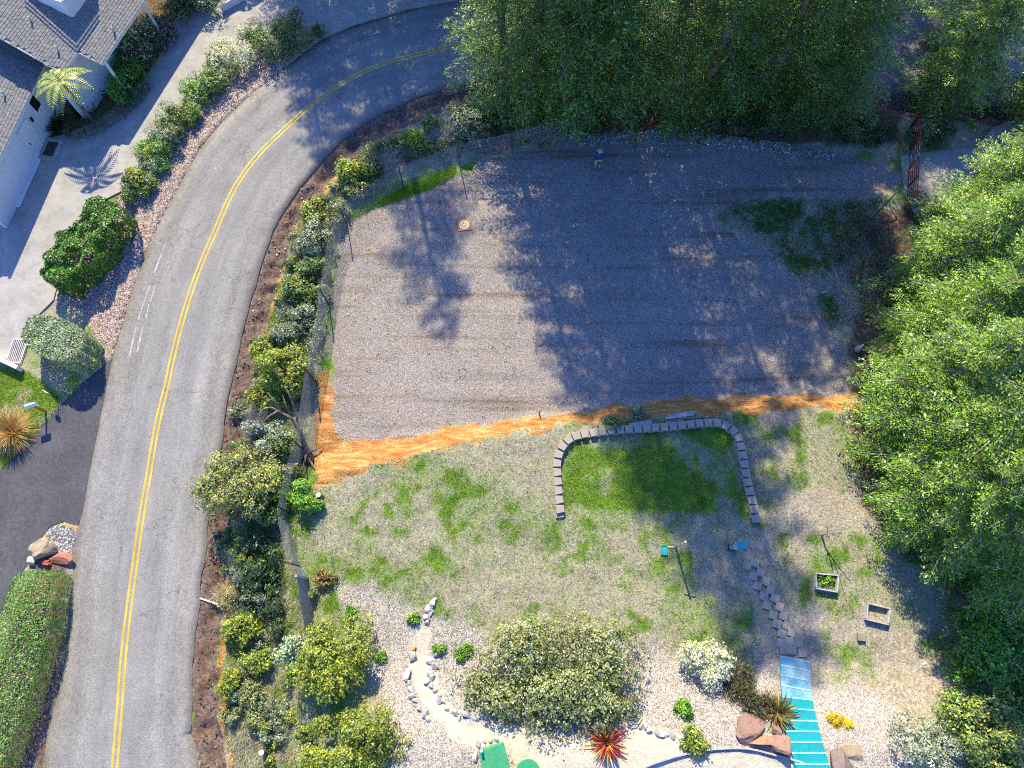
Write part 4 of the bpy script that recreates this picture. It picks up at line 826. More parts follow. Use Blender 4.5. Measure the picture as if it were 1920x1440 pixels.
# red phormium with yellow margins
g = G(1140, 1396, 0.5); o = tag(empty('flax_plant', g), 'red and yellow striped spiky flax beside the big bush at bottom', 'plant')
link('leaf', blades(np.random.default_rng(2), 80, 0.95, 0.06, [(0.30, 0.02, 0.04), (0.42, 0.05, 0.06), (0.22, 0.02, 0.03)], 1.5, 0.1), LEAF, o)
link('outer_leaf', blades(np.random.default_rng(3), 60, 1.05, 0.05, [(0.62, 0.36, 0.03), (0.55, 0.22, 0.03), (0.70, 0.48, 0.08)], 1.55, 0.1), LEAF, o)
link('flower_head', blades(np.random.default_rng(4), 40, 0.4, 0.03, [(0.6, 0.52, 0.36)], 0.9, 0.1), LEAF, o)
MB().tube([(0, 0, -0.1), (0, 0, 0.3)], [0.07, 0.05], 7).build('stem', BARK, o)
g = G(1462, 1340, 0.3); o = tag(empty('spiky_succulent', g), 'green and red spiky succulent overhanging the turquoise stairs', 'plant')
link('leaf', blades(np.random.default_rng(6), 150, 0.75, 0.055, [(0.14, 0.18, 0.03), (0.28, 0.26, 0.05), (0.30, 0.10, 0.04), (0.06, 0.09, 0.03)], 1.3, 0.35), LEAF, o)
g = G(16, 808, 0.4); o = tag(empty('ornamental_grass', g), 'orange tan ornamental grass fountain on the left lawn', 'grass clump')
link('blade', blades(np.random.default_rng(8), 900, 1.25, 0.022, [(0.55, 0.26, 0.05), (0.62, 0.48, 0.26), (0.58, 0.38, 0.14), (0.36, 0.3, 0.1)], 1.25, 0.35), BLADE, o)

# ------------------------------------------------------------------ grass blades and weeds nobody could count
def tufts(name, poly, n, zfun, keep, hgt, cols_dry, cols_green, z=0.7, nb=5, wd=0.02):
    r = np.random.default_rng(n); lo = poly.min(0); hi = poly.max(0); P = lo + r.random((n * 3, 2)) * (hi - lo); P = P[sdf(P[:, 0], P[:, 1], poly) > 0][:n]
    g = greenmask(P[:, 0], P[:, 1]); kp = keep(P[:, 0], P[:, 1], g, r); P = P[kp]; g = g[kp]; Zp = zraw(P[:, 0], P[:, 1]); m = len(P)
    PP = np.repeat(np.c_[P, Zp], nb, 0); gg = np.repeat(g, nb); k = len(PP); az = r.random(k) * 6.28; ln = hgt * (0.5 + r.random(k)) * (0.75 + 0.6 * gg); d = np.c_[np.cos(az), np.sin(az), 0.35 + 0.9 * r.random(k)]; d = unit(d)
    sv = np.c_[-np.sin(az), np.cos(az), np.zeros(k)] * wd / 2; b = PP + np.c_[r.normal(size=(k, 2)) * 0.035, np.zeros(k)]
    V = np.stack([b - sv, b + sv, b + d * ln[:, None]], 1).reshape(-1, 3); gr = r.random(k) < np.clip(gg * 1.25, 0.04, 0.97)
    col = np.where(gr[:, None], palette(r, k, cols_green, 0.3), palette(r, k, cols_dry, 0.25)); Fq = np.arange(k * 3).reshape(-1, 3)
    return tag(link(name, np_mesh(name, V, Fq, np.repeat(col, 3, 0)), BLADE), kind='stuff')
DRY = [(0.46, 0.40, 0.31), (0.56, 0.51, 0.44), (0.36, 0.30, 0.23), (0.64, 0.60, 0.54)]; GRN = [(0.14, 0.27, 0.02), (0.22, 0.34, 0.03), (0.30, 0.38, 0.05), (0.08, 0.16, 0.02)]
VIS = Wl([(560, 850), (1000, 800), (1600, 765), (1700, 1000), (1850, 1150), (1850, 1460), (560, 1460), (540, 1000)], 0.7)
def keep_lawn(x, y, g, r): return (sdf(x, y, ORANGE) < 0.1) & (sdf(x, y, SAND) < 0) & ((np.maximum(sdf(x, y, CHIPS), sdf(x, y, CHIPS2)) < 0) | (r.random(len(x)) < 0.12)) & (r.random(len(x)) < 0.45 + 0.6 * g)
tag(tufts('lawn_grass', VIS, 60000, None, keep_lawn, 0.085, DRY, GRN), 'patchy dry and green turf of the lower lawn', 'grass')
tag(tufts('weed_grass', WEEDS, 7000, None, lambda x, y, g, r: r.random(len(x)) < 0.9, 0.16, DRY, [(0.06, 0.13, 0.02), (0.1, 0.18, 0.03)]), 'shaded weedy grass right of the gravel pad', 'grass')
tag(tufts('strip_grass', GREENSTRIP, 3500, None, lambda x, y, g, r: np.ones(len(x), bool), 0.16, GRN, [(0.16, 0.34, 0.02), (0.24, 0.42, 0.04)]), 'bright green grass strip inside the mesh fence', 'grass')
tag(tufts('verge_grass', LGRASS, 6000, None, lambda x, y, g, r: np.ones(len(x), bool), 0.10, [(0.4, 0.4, 0.14), (0.5, 0.44, 0.24)], [(0.2, 0.34, 0.03), (0.28, 0.4, 0.05)]), 'yellow green grass by the mailbox', 'grass')
BANKV = Wl([(430, 1060), (470, 700), (560, 400), (650, 340), (640, 420), (600, 600), (575, 800), (560, 1060), (600, 1180), (560, 1460), (420, 1460)], 0.0)
tag(tufts('bank_grass', BANKV, 16000, None, lambda x, y, g, r: dpoly(x, y, wRR) > 1.4, 0.24, DRY, GRN), 'dry grass and weeds on the road bank', 'grass')

# small loose stuff: weeds, twigs and litter on the pad, pale stones along its upper edge
def scatter_leaves(name, poly, n, cols, size, label, cat, z=0.02, keep=None, up=1.0, mat=None, asp=0.5):
    r = np.random.default_rng(n + 5); lo = poly.min(0); hi = poly.max(0); P = lo + r.random((n * 4, 2)) * (hi - lo); P = P[sdf(P[:, 0], P[:, 1], poly) > 0][:n]
    if keep is not None: P = P[keep(P[:, 0], P[:, 1], r)]
    m = len(P); C = np.c_[P, zraw(P[:, 0], P[:, 1]) + z + 0.02 * r.random(m)]; L = size * (0.5 + r.random(m))
    return tag(link(name, leaf_mesh(name, C, r.normal(size=(m, 3)) * np.array([1, 1, 0.25]), unit(r.normal(size=(m, 3)) * 0.5 + np.array([0, 0, up])), L, L * asp, palette(r, m, cols, 0.35), 0.2), mat or LEAF), label, cat, kind='stuff')
def spots(k): return lambda x, y, r: (fbm(x + 3, y + 60, 2.6, 2) > k)
scatter_leaves('pad_weeds', PAD, 30000, [(0.05, 0.12, 0.02), (0.09, 0.17, 0.03)], 0.07, 'tiny green weeds dotted over the gravel pad', 'weeds', 0.02, spots(0.735))
scatter_leaves('pad_litter', PAD, 3500, [(0.10, 0.06, 0.035), (0.2, 0.12, 0.07), (0.34, 0.27, 0.2)], 0.09, 'brown twigs and leaf litter on the gravel pad', 'litter', 0.01, lambda x, y, r: r.random(len(x)) < 0.15 + 0.85 * sstep(14, 30, y + 0.35 * x), 1.5, None, 0.25)
EDGE = Wl([(1080, 252), (1180, 244), (1300, 250), (1450, 265), (1580, 285), (1560, 300), (1440, 285), (1300, 272), (1180, 268), (1090, 275)])
scatter_leaves('pale_rubble', EDGE, 1500, [(0.5, 0.5, 0.5), (0.66, 0.66, 0.65), (0.36, 0.35, 0.34)], 0.11, 'pale rubble scattered along the upper edge of the gravel', 'rubble', 0.03, None, 0.8, None, 0.8)
scatter_leaves('chip_litter', np.vstack([CHIPS]), 22000, [(0.5, 0.44, 0.38), (0.64, 0.6, 0.55), (0.26, 0.19, 0.14), (0.36, 0.27, 0.2)], 0.065, 'loose wood chips on the garden bed', 'wood chips', 0.01, lambda x, y, r: sdf(x, y, SAND) < -0.1, 1.2, None, 0.4)
scatter_leaves('mulch_litter', MULCH, 9000, [(0.45, 0.36, 0.31), (0.62, 0.54, 0.49), (0.18, 0.1, 0.08), (0.3, 0.2, 0.16)], 0.09, 'loose bark chips on the driveway border', 'bark chips', 0.01, None, 1.2, None, 0.4)
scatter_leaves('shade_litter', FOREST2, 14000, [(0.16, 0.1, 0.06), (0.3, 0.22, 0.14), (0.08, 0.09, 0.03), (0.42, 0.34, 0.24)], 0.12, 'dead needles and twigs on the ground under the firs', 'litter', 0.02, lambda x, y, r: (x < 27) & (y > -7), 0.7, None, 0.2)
VERGEP = np.vstack([wRR[(wRR[:, 1] < 34) & (wRR[:, 1] > -8)] + np.array([0.1, 0]), (wRR[(wRR[:, 1] < 34) & (wRR[:, 1] > -8)] + np.array([1.5, -0.6]))[::-1]])
scatter_leaves('verge_clods', VERGEP, 9000, [(0.10, 0.07, 0.055), (0.2, 0.14, 0.11), (0.3, 0.23, 0.19), (0.14, 0.1, 0.08)], 0.12, 'broken asphalt crumbs and earth clods on the road shoulder', 'clods', 0.03, None, 1.1, None, 0.75)
clay = np.vstack([ORANGE]); scatter_leaves('clay_clods', clay, 2500, [(0.42, 0.2, 0.07), (0.5, 0.25, 0.09), (0.56, 0.42, 0.24), (0.6, 0.5, 0.36)], 0.05, 'clods and dry grass bits on the clay bank', 'clods', 0.035, None, 2.0, None, 0.6)
# ------------------------------------------------------------------ hard materials
WHITE = simple('white_paint', (0.66, 0.67, 0.70), (0.76, 0.77, 0.79), 2, 0.6, bmp=0.05)
SIDING = simple('white_siding', (0.62, 0.64, 0.70), (0.70, 0.72, 0.77), 1.2, 0.7, bmp=0.05)
SHINGLE = simple('grey_shingle', (0.15, 0.148, 0.145), (0.28, 0.275, 0.27), 4.0, 0.9, bmp=0.3, fine=40)
ROOFBASE = simple('roof_felt', (0.05, 0.05, 0.05), (0.09, 0.09, 0.09), 5, 0.9)
GLASS = simple('dark_glass', (0.015, 0.016, 0.02), (0.03, 0.03, 0.035), 1.0, 0.08, bmp=0, spec=0.5)
BLOCK = simple('tan_block', (0.33, 0.285, 0.235), (0.46, 0.41, 0.35), 2.5, 0.95, bmp=0.5, fine=20, stain=0.55)
PAVER = simple('paver_concrete', (0.36, 0.31, 0.245), (0.49, 0.43, 0.35), 2.0, 0.95, bmp=0.4, fine=20, stain=0.55)
TURQ = simple('turquoise_paint', (0.006, 0.33, 0.38), (0.012, 0.40, 0.44), 1.5, 0.6, bmp=0.05, fine=12, stain=0.35, stain_col=(0.05, 0.24, 0.26))
TURQW = simple('worn_turquoise_paint', (0.02, 0.34, 0.50), (0.42, 0.58, 0.62), 0.9, 0.6, bmp=0.05, fine=12, stain=0.3)
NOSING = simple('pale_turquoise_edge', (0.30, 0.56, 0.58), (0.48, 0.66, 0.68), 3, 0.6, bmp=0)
GREENP = simple('green_plastic', (0.03, 0.30, 0.13), (0.05, 0.34, 0.15), 2, 0.5, bmp=0.1, fine=12, stain=0.5, stain_col=(0.16, 0.22, 0.13))
REDP = simple('red_gate_paint', (0.09, 0.012, 0.015), (0.18, 0.025, 0.03), 4, 0.5, bmp=0.05)
BLACKM = simple('dark_metal', (0.03, 0.03, 0.03), (0.07, 0.065, 0.06), 6, 0.6, 0.3)
WIRE = simple('galvanised_wire', (0.30, 0.30, 0.31), (0.45, 0.45, 0.46), 6, 0.5, 0.4, bmp=0)
WOOD = simple('weathered_wood', (0.20, 0.16, 0.12), (0.38, 0.33, 0.28), 4, 0.9, fine=30)
GREYWOOD = simple('grey_wood', (0.34, 0.33, 0.32), (0.52, 0.51, 0.50), 4, 0.85, fine=30)
REDWOOD = simple('red_brown_wood', (0.22, 0.07, 0.03), (0.40, 0.15, 0.07), 4, 0.85, fine=30)
CUT = simple('pale_cut_wood', (0.55, 0.50, 0.42), (0.70, 0.66, 0.58), 8, 0.9)
STONE = simple('grey_stone', (0.26, 0.25, 0.24), (0.46, 0.45, 0.43), 5, 0.9, bmp=0.5)
PALESTONE = simple('pale_stone', (0.42, 0.40, 0.36), (0.60, 0.57, 0.52), 5, 0.9, bmp=0.5)
REDROCK = simple('red_brown_rock', (0.22, 0.13, 0.11), (0.42, 0.26, 0.20), 3, 0.9, bmp=0.9, fine=14, stain=0.6)
TANROCK = simple('tan_rock', (0.36, 0.27, 0.17), (0.52, 0.42, 0.30), 3, 0.9, bmp=0.9, fine=14, stain=0.6)
ORANGEP = simple('orange_plastic', (0.62, 0.07, 0.02), (0.72, 0.10, 0.03), 3, 0.5, bmp=0)
PADORANGE = simple('pad_orange', (0.62, 0.17, 0.04), (0.68, 0.22, 0.06), 3, 0.6, bmp=0)
PADYELLOW = simple('pad_yellow', (0.55, 0.46, 0.12), (0.6, 0.52, 0.16), 3, 0.6, bmp=0)
PADWHITE = simple('pad_white', (0.80, 0.78, 0.70), (0.86, 0.84, 0.78), 3, 0.6, bmp=0)
REDPOST = simple('red_post', (0.45, 0.09, 0.05), (0.55, 0.13, 0.08), 3, 0.6, bmp=0)
SKIN = simple('skin', (0.45, 0.27, 0.20), (0.52, 0.32, 0.24), 3, 0.6, bmp=0)
NAVY = simple('navy_cloth', (0.03, 0.045, 0.16), (0.05, 0.07, 0.22), 6, 0.9)
KHAKI = simple('khaki_cloth', (0.40, 0.37, 0.32), (0.50, 0.46, 0.40), 6, 0.9)
TAN = simple('tan_cloth', (0.36, 0.29, 0.16), (0.46, 0.38, 0.22), 6, 0.9)
BROWN = simple('brown_leather', (0.10, 0.05, 0.03), (0.16, 0.08, 0.05), 6, 0.7)

# ------------------------------------------------------------------ house, top left
GL = -0.20
house = tag(empty('house', (*W(60, 130, 0)[:2], GL)), 'white house with grey shingled roofs in the top left corner', 'house')
ho = np.array(house.location)
def hb(mb, name, mat, parent=None, **k):      # house parts are written in world coordinates
    mb.v = [tuple(np.array(p) - ho) for p in mb.v]; return mb.build(name, mat, parent or house, **k)
def roof_plane(pa, pb, z, s):
    a = W(*pa, z); b = W(*pb, z); e = (b - a) / np.linalg.norm(b - a); up = np.array([-e[1], e[0], 0]); 
    if up[0] > 0: up = -up
    t = unit(up + np.array([0, 0, s])); n = np.cross(e, t); n = n if n[2] > 0 else -n; return a, e, t, n, up
def shingle_roof(name, label_px, plane, mat=SHINGLE):
    a, e, t, n, up = plane; P = [onplane(x, y, a, n) for x, y in label_px]
    mb = MB().slab(P, n, 0.16); rf = hb(mb, name, ROOFBASE)
    uv = np.array([[np.dot(p - a, e), np.dot(p - a, t)] for p in P]); lo = uv.min(0); hi = uv.max(0); r = np.random.default_rng(4); sh = MB(); ch, tw = 0.17, 0.31
    rows = int((hi[1] - lo[1]) / ch) + 1
    for i in range(rows):
        v0 = lo[1] + i * ch; us = np.arange(lo[0] - tw * r.random(), hi[0], tw); cen = np.c_[us + tw / 2, np.full(len(us), v0 + ch / 2)]
        ok = sdf(cen[:, 0], cen[:, 1], uv) > 0.02
        for u in us[ok]:
            c = a + e * (u + tw / 2) + t * (v0 + ch / 2) + n * (0.012 + 0.006 * r.random()); M = np.stack([e, unit(t + n * -0.10), np.cross(e, unit(t + n * -0.10))], 1)
            sh.box(c, (tw - 0.02, ch + 0.03, 0.014), M=M)
    q = hb(sh, 'shingles', mat, rf) if sh.v else None
    if q: q['kind'] = 'stuff'
    return rf, P
plA = roof_plane((191, 119), (240, 47), 2.75, 0.36); plB = roof_plane((55, 180), (0, 295), 2.55, 0.36)
rfA, PA = shingle_roof('main_roof', [(400, -189), (191, 119), (145, 97), (118, 137), (0, 70), (-90, 18), (-90, -189)], plA)
rfB, PB = shingle_roof('garage_roof', [(92, 100), (55, 180), (0, 295), (-40, 378), (-110, 340), (-110, 30), (0, 62)], plB)
def fascia(p, q, nm='gutter'):
    a, b = np.array(p), np.array(q); hb(MB().bar(a - np.array([0, 0, .07]), b - np.array([0, 0, .07]), 0.07, 0.13), nm, WHITE)
fascia(PA[0], PA[1]); fascia(PA[1], PA[2], 'rake_board'); fascia(PA[2], PA[3]); fascia(PA[3], PA[4], 'rake_board'); fascia(PB[0], PB[1]); fascia(PB[1], PB[2]); fascia(PB[2], PB[3])
def wall_box(p, q, inset_dir, ztop, thick=0.2, name='wall'):
    a = np.array([p[0], p[1], 0]) + inset_dir * (0.32 + thick / 2); b = np.array([q[0], q[1], 0]) + inset_dir * (0.32 + thick / 2); h = ztop - GL + 0.1
    o = MB().bar(a + [0, 0, GL - 0.1 + h / 2], b + [0, 0, GL - 0.1 + h / 2], thick, h); hb(o, name, SIDING); return a - inset_dir * thick / 2, b - inset_dir * thick / 2
ia = plA[4]; ib = plB[4]
wB = wall_box(PB[0] + (PB[0] - PB[1]) * 0.3, PB[3], ib, 2.55)
e1 = plA[1]; e1 = e1 if e1[1] > 0 else -e1
zE1 = PA[2][2]; wA = wall_box(PA[3] - e1 * 0.6, PA[2] + e1 * 3.5, ia, zE1 - 0.05)
hb(MB().bar(np.array([*PA[1][:2], 2.5]) + ia * 0.3 + e1 * 0.15, np.array([*PA[0][:2], 2.5]) + ia * 0.3, 0.14, 0.2), 'porch_beam', WHITE)
for f in (0.03, 0.36, 0.7):
    p = PA[1] * (1 - f) + PA[0] * f; hb(MB().box((p[0] + ia[0] * 0.3, p[1] + ia[1] * 0.3, (GL + 2.4) / 2), (0.13, 0.13, 2.4 - GL)), 'porch_post', WHITE)
for px_, py_ in ((60, 40), (110, 95), (215, 60), (10, 180)):
    pl_ = plB if py_ == 180 else plA; p = onplane(px_, py_, pl_[0], pl_[3]); hb(MB().tube([p - [0, 0, 0.1], p + [0, 0, 0.35]], 0.05, 8), 'vent_pipe', GREYWOOD)
# dormer with railing and the upper storey that shades the roof
dc = [onplane(137, 32, plA[0], plA[3]), onplane(160, 4, plA[0], plA[3]), onplane(80, -4, plA[0], plA[3])]
e2 = unit(dc[1] - dc[0]); e3 = unit(dc[2] - dc[0]); zt = dc[0][2] + 1.0
for k, (d_, L_) in enumerate(((e1, 2.6), (ia, 2.6))):
    a = dc[0] + d_ * 0.0; b = dc[0] + d_ * L_; hb(MB().bar((a[0], a[1], zt - 0.8), (b[0], b[1], zt - 0.8), 0.12, 1.7), 'dormer_wall', WHITE)
    for j in range(3): hb(MB().bar((a[0], a[1], zt + 0.12 + j * 0.22), (b[0], b[1], zt + 0.12 + j * 0.22), 0.05, 0.05), 'balcony_rail', WHITE)
uc = dc[0] + e1 * 2.7 + ia * 2.7
for (o_, L1, L2, zz) in ((uc, 4.5, 4.5, 5.6),):
    c = o_ + e1 * L1 / 2 + ia * L2 / 2; M = np.stack([e1, ia, np.array([0, 0, 1.0])], 1); hb(MB().box((c[0], c[1], (2.5 + zz) / 2), (L1, L2, zz - 2.5), M=M), 'upper_wall', SIDING)
    hb(MB().add([c + e1 * sx * (L1 / 2 + .4) + ia * sy * (L2 / 2 + .4) + np.array([0, 0, zz - c[2]]) for sx, sy in ((-1, -1), (1, -1), (1, 1), (-1, 1))] + [np.array([c[0], c[1], zz + 1.4])], [(0, 1, 2, 3), (0, 4, 1), (1, 4, 2), (2, 4, 3), (3, 4, 0)]), 'upper_roof', SHINGLE)
# window and door in the garage wall
wd_ = unit(wB[1] - wB[0]); wn = -ib
def on_wall(px, py): return onplane(px, py, np.array([wB[0][0], wB[0][1], 0]), wn)
def wall_panel(name, c, wth, hgt, mat, proud, parent=None, th=0.04):
    M = np.stack([wd_, np.array([0, 0, 1.0]), np.cross(wd_, [0, 0, 1.0])], 1); return hb(MB().box(c + wn * proud, (wth, hgt, th), M=M), name, mat, parent)
pc = on_wall(62, 192)
wf = wall_panel('window', pc, 0.75, 1.05, WHITE, 0.02)
for nm, du, dv, ww, hh in (('frame', 0, 0.5, 0.78, 0.08), ('frame', 0, -0.5, 0.78, 0.08), ('frame', 0.36, 0, 0.08, 0.92), ('frame', -0.36, 0, 0.08, 0.92)):
    wall_panel(nm, pc + wd_ * du + np.array([0, 0, dv]), ww, hh, WHITE, 0.06, wf)
wall_panel('pane', pc, 0.64, 0.92, GLASS, 0.045, wf)
dcn = on_wall(50, 250); dcn[2] = GL + 1.05
dr = wall_panel('door', dcn, 0.95, 2.05, WHITE, 0.02)
for du in (-0.54, 0.54): wall_panel('door_frame', dcn + wd_ * du, 0.1, 2.1, WHITE, 0.05, dr)
wall_panel('handle', dcn + wd_ * 0.38, 0.05, 0.14, BLACKM, 0.06, dr)
wall_panel('wall_lamp', dcn - wd_ * 0.9 + np.array([0, 0, 0.6]), 0.16, 0.3, BLACKM, 0.08)
# step, mat and low rail by the door
M2 = np.stack([wd_, wn, np.array([0, 0, 1.0])], 1); sc_ = dcn + wn * 0.62; sc_[2] = GL + 0.12
tag(MB().box(sc_, (1.5, 1.0, 0.2), M=M2).build('door_step', CONCRETE, None, bevel=0.015), 'grey step in front of the house door', 'step')
sc2 = sc_.copy(); sc2[2] = GL + 0.235; tag(MB().box(sc2, (1.0, 0.62, 0.025), M=M2).build('door_mat', BLACKM, None), 'dark mat lying on the house door step', 'mat')
a = W(78, 287, -0.1); b = W(33, 388, -0.1); tag(MB().bar((a[0], a[1], -0.09), (b[0], b[1], -0.09), 0.26, 0.13).build('kerb_beam', WHITE, None, bevel=0.03), 'long pale beam on the concrete along the house wall', 'beam')
a = W(412, 12, 0.3); b = W(455, -12, 0.3); tag(MB().bar((a[0], a[1], 0.1), (b[0], b[1], 0.1), 0.08, 0.5).build('white_board', WHITE), 'white board standing at the top edge of the driveway', 'board')
# drain grate, board and mailbox by the clipped shrub
dg = tag(empty('drain_grate', (*W(32, 658, -0.14)[:2], -0.155)), 'metal drain grate at the corner of the concrete driveway', 'grate')
an = math.atan2(*(W(20, 688, 0) - W(36, 640, 0))[[1, 0]])
for k in range(7): MB().box((0, (k - 3) * 0.10, 0.02), (1.3, 0.05, 0.03)).build('slat', GREYWOOD, dg)
for s_ in (-1, 1): MB().box((0, s_ * 0.39, 0.022), (1.4, 0.05, 0.045)).build('frame', WHITE, dg); MB().box((s_ * 0.68, 0, 0.022), (0.05, 0.74, 0.04)).build('frame', WHITE, dg)
dg.rotation_euler = (0, 0, an)
a = W(-30, 660, 0.2); b = W(34, 690, 0.2); tag(MB().bar((a[0], a[1], 0.05), (b[0], b[1], 0.05), 0.22, 0.5).build('low_wall', WHITE, None, bevel=0.02), 'low white wall at the left edge below the driveway', 'wall')
def mailbox(name, label, px, py, h, post, box, bs, cat):
    g = np.array([*W(px, py, -0.22)[:2], -0.24]); o = tag(empty(name, g, 0.35), label, cat); MB().box((0, 0, h / 2 - 0.1), (0.09, 0.09, h + 0.2)).build('post', post, o)
    m = MB(); pr = [(-bs[1] / 2, 0), (bs[1] / 2, 0), (bs[1] / 2, bs[2] * 0.6), (bs[1] / 4, bs[2]), (-bs[1] / 4, bs[2]), (-bs[1] / 2, bs[2] * 0.6)]; n = 6
    V = [(-bs[0] / 2, y, h + z) for y, z in pr] + [(bs[0] / 2, y, h + z) for y, z in pr]
    m.add(V, [tuple(range(n)), tuple(range(n, 2 * n))] + [(i, (i + 1) % n, n + (i + 1) % n, n + i) for i in range(n)]).build('box', box, o); return o
mailbox('mailbox', 'white mailbox on a red post at the grass edge', 86, 772, 1.1, REDPOST, WHITE, (0.5, 0.2, 0.24), 'mailbox')
g = np.array([*W(108, 746, -0.22)[:2], -0.24]); o = tag(empty('yard_sign', g, -0.5), 'small white sign on a thin stake under the clipped shrub', 'sign'); MB().box((0, 0, 0.45), (0.03, 0.03, 1.1)).build('stake', BLACKM, o); MB().box((0, 0, 0.95), (0.34, 0.03, 0.26)).build('panel', WHITE, o)

# ------------------------------------------------------------------ mesh fence
FB = [(1062, 262), (960, 288), (862, 311), (810, 332), (757, 352), (700, 386), (652, 425), (632, 480), (622, 535), (617, 572), (607, 640), (592, 716), (583, 780), (572, 845), (556, 900), (544, 962), (551, 1012), (563, 1062), (577, 1085), (592, 1180), (598, 1235)]
fb = np.array([G(a, c) for a, c in FB]); fs = smooth_line(fb, 0.5); fs[:, 2] = zraw(fs[:, 0], fs[:, 1]); fh = 1.9
fence = tag(empty('mesh_fence', fb[10]), 'tall wire mesh fence along the left side of gravel and lawn', 'fence'); fo = np.array(fence.location)
for p in [0, 1, 2, 4, 6, 9, 11, 13, 15, 17, 19, 20]:
    q = fb[p] - fo; MB().bar(q - [0, 0, 0.3], q + [0.0, 0, fh + 0.08], 0.05, 0.05).build('post', BLACKM, fence)
m = MB(); wob = np.array([vnoise(np.arange(len(fs)) * 0.35 + 7 * k, np.full(len(fs), 2.5 * k)) - 0.5 for k in range(25)])
zs = np.linspace(0.05, fh, 25)
for k, zz in enumerate(zs): m.tube(fs - fo + np.c_[np.zeros((len(fs), 2)), zz + wob[k] * 0.05 * (1 + k / 24)], 0.0046, 3, False)
dfs = np.concatenate([[0], np.cumsum(np.linalg.norm(np.diff(fs, axis=0), axis=1))])
for u in np.arange(0, dfs[-1], 0.11):
    p = np.array([np.interp(u, dfs, fs[:, j]) for j in range(3)]) - fo; m.tube([p + [0, 0, 0.05], p + [0, 0, fh]], 0.0033, 3, False)
q = m.build('wire_mesh', WIRE, fence); q['kind'] = 'stuff'
a, b = fb[17] - fo, fb[18] - fo; MB().bar(a + [0, 0, 1.75], b + [0, 0, 1.75], 0.06, 0.14).build('top_rail', REDWOOD, fence)
MB().bar(fb[18] - fo - [0, 0, 0.3], fb[18] - fo + [0, 0, 1.9], 0.1, 0.1).build('gate_post', GREYWOOD, fence)

m = MB(); pa, pb_ = fb[18] - fo, fb[19] - fo
for zz in np.arange(0.1, 1.85, 0.045): m.tube([pa + [0.02, 0, zz], pb_ + [0.02, 0, zz]], 0.007, 3, False)
for f in np.linspace(0, 1, 56): p = pa * (1 - f) + pb_ * f; m.tube([p + [0.02, 0, 0.08], p + [0.02, 0, 1.85]], 0.006, 3, False)
q = m.build('screen_panel', WOOD, fence); q['kind'] = 'stuff'; q['label'] = 'tan close mesh screen on the lower end of the fence'

# ------------------------------------------------------------------ red gate
ga = G(1704, 246); gb = G(1696, 384); gz0 = max(dz, gb[2]) + 0.08; ga[2] = gb[2] = gz0
gate = tag(empty('pipe_gate', ga), 'dark red pipe gate across the concrete entrance', 'gate'); gv = gb - ga; gL = np.linalg.norm(gv)
for k in range(6): MB().tube([np.array([0, 0, 0.12 + k * 0.22]), gv + [0, 0, 0.12 + k * 0.22]], 0.028, 6).build('rail', REDP, gate)
for f in (0.0, 0.28, 0.56, 0.80, 1.0): MB().bar(gv * f + [0.012, 0, 0.10], gv * f + [0.012, 0, 1.24], 0.05, 0.07).build('upright', REDP, gate)
for f, nm in ((-0.03, 'gate_post'), (1.03, 'gate_post')): MB().tube([gv * f + [0, 0, -0.4], gv * f + [0, 0, 1.5]], 0.07, 8).build(nm, BLACKM if f < 0 else REDPOST, gate)
a = G(1666, 378); b = G(1626, 420); o = tag(empty('green_pole', a), 'dark green pipe leaning along the weedy edge below the gate', 'pole'); MB().tube([np.array([0, 0, 1.1]), (b - a) + [0, 0, 0.15]], 0.035, 6).build('pipe', simple('green_pipe', (0.01, 0.09, 0.07), (0.02, 0.13, 0.1), 4, 0.5), o)
MB().tube([np.array([0, 0, -0.2]), np.array([0, 0, 1.1])], 0.03, 6).build('post', BLACKM, o)

# ------------------------------------------------------------------ block wall on the lawn
BW = [(1051, 966), (1050, 947), (1047, 915), (1045, 880), (1045, 865), (1049, 849), (1056, 836), (1066, 825), (1079, 818), (1094, 814), (1125, 810), (1174, 805), (1221, 802), (1270, 798), (1317, 793), (1349, 793), (1362, 798), (1376, 807), (1385, 818), (1390, 834), (1396, 865), (1402, 899), (1410, 931), (1416, 964), (1420, 979)]
bw = smooth_line(np.array([W(a, c, 0.95)[:2] for a, c in BW]), 0.1); dbw = np.concatenate([[0], np.cumsum(np.linalg.norm(np.diff(bw, axis=0), axis=1))])
cxy = bw[len(bw) // 2]; rw = tag(empty('block_wall', (*cxy, gz(*cxy))), 'curved low retaining wall of tan blocks around the green patch', 'wall'); ro = np.array(rw.location)
def trap(w1, w2, d, h):
    V = [(-w1 / 2, d / 2, 0), (w1 / 2, d / 2, 0), (w2 / 2, -d / 2, 0), (-w2 / 2, -d / 2, 0)]; V += [(x, y, h) for x, y, _ in V]
    mb = MB(); mb.v = V; mb.f = [(3, 2, 1, 0), (4, 5, 6, 7)] + [(i, (i + 1) % 4, 4 + (i + 1) % 4, 4 + i) for i in range(4)]; return mb.mesh('block', bevel=0.015)
bme = trap(0.44, 0.33, 0.40, 0.15); bme.materials.append(BLOCK); rr = np.random.default_rng(9); cen = bw.mean(0)
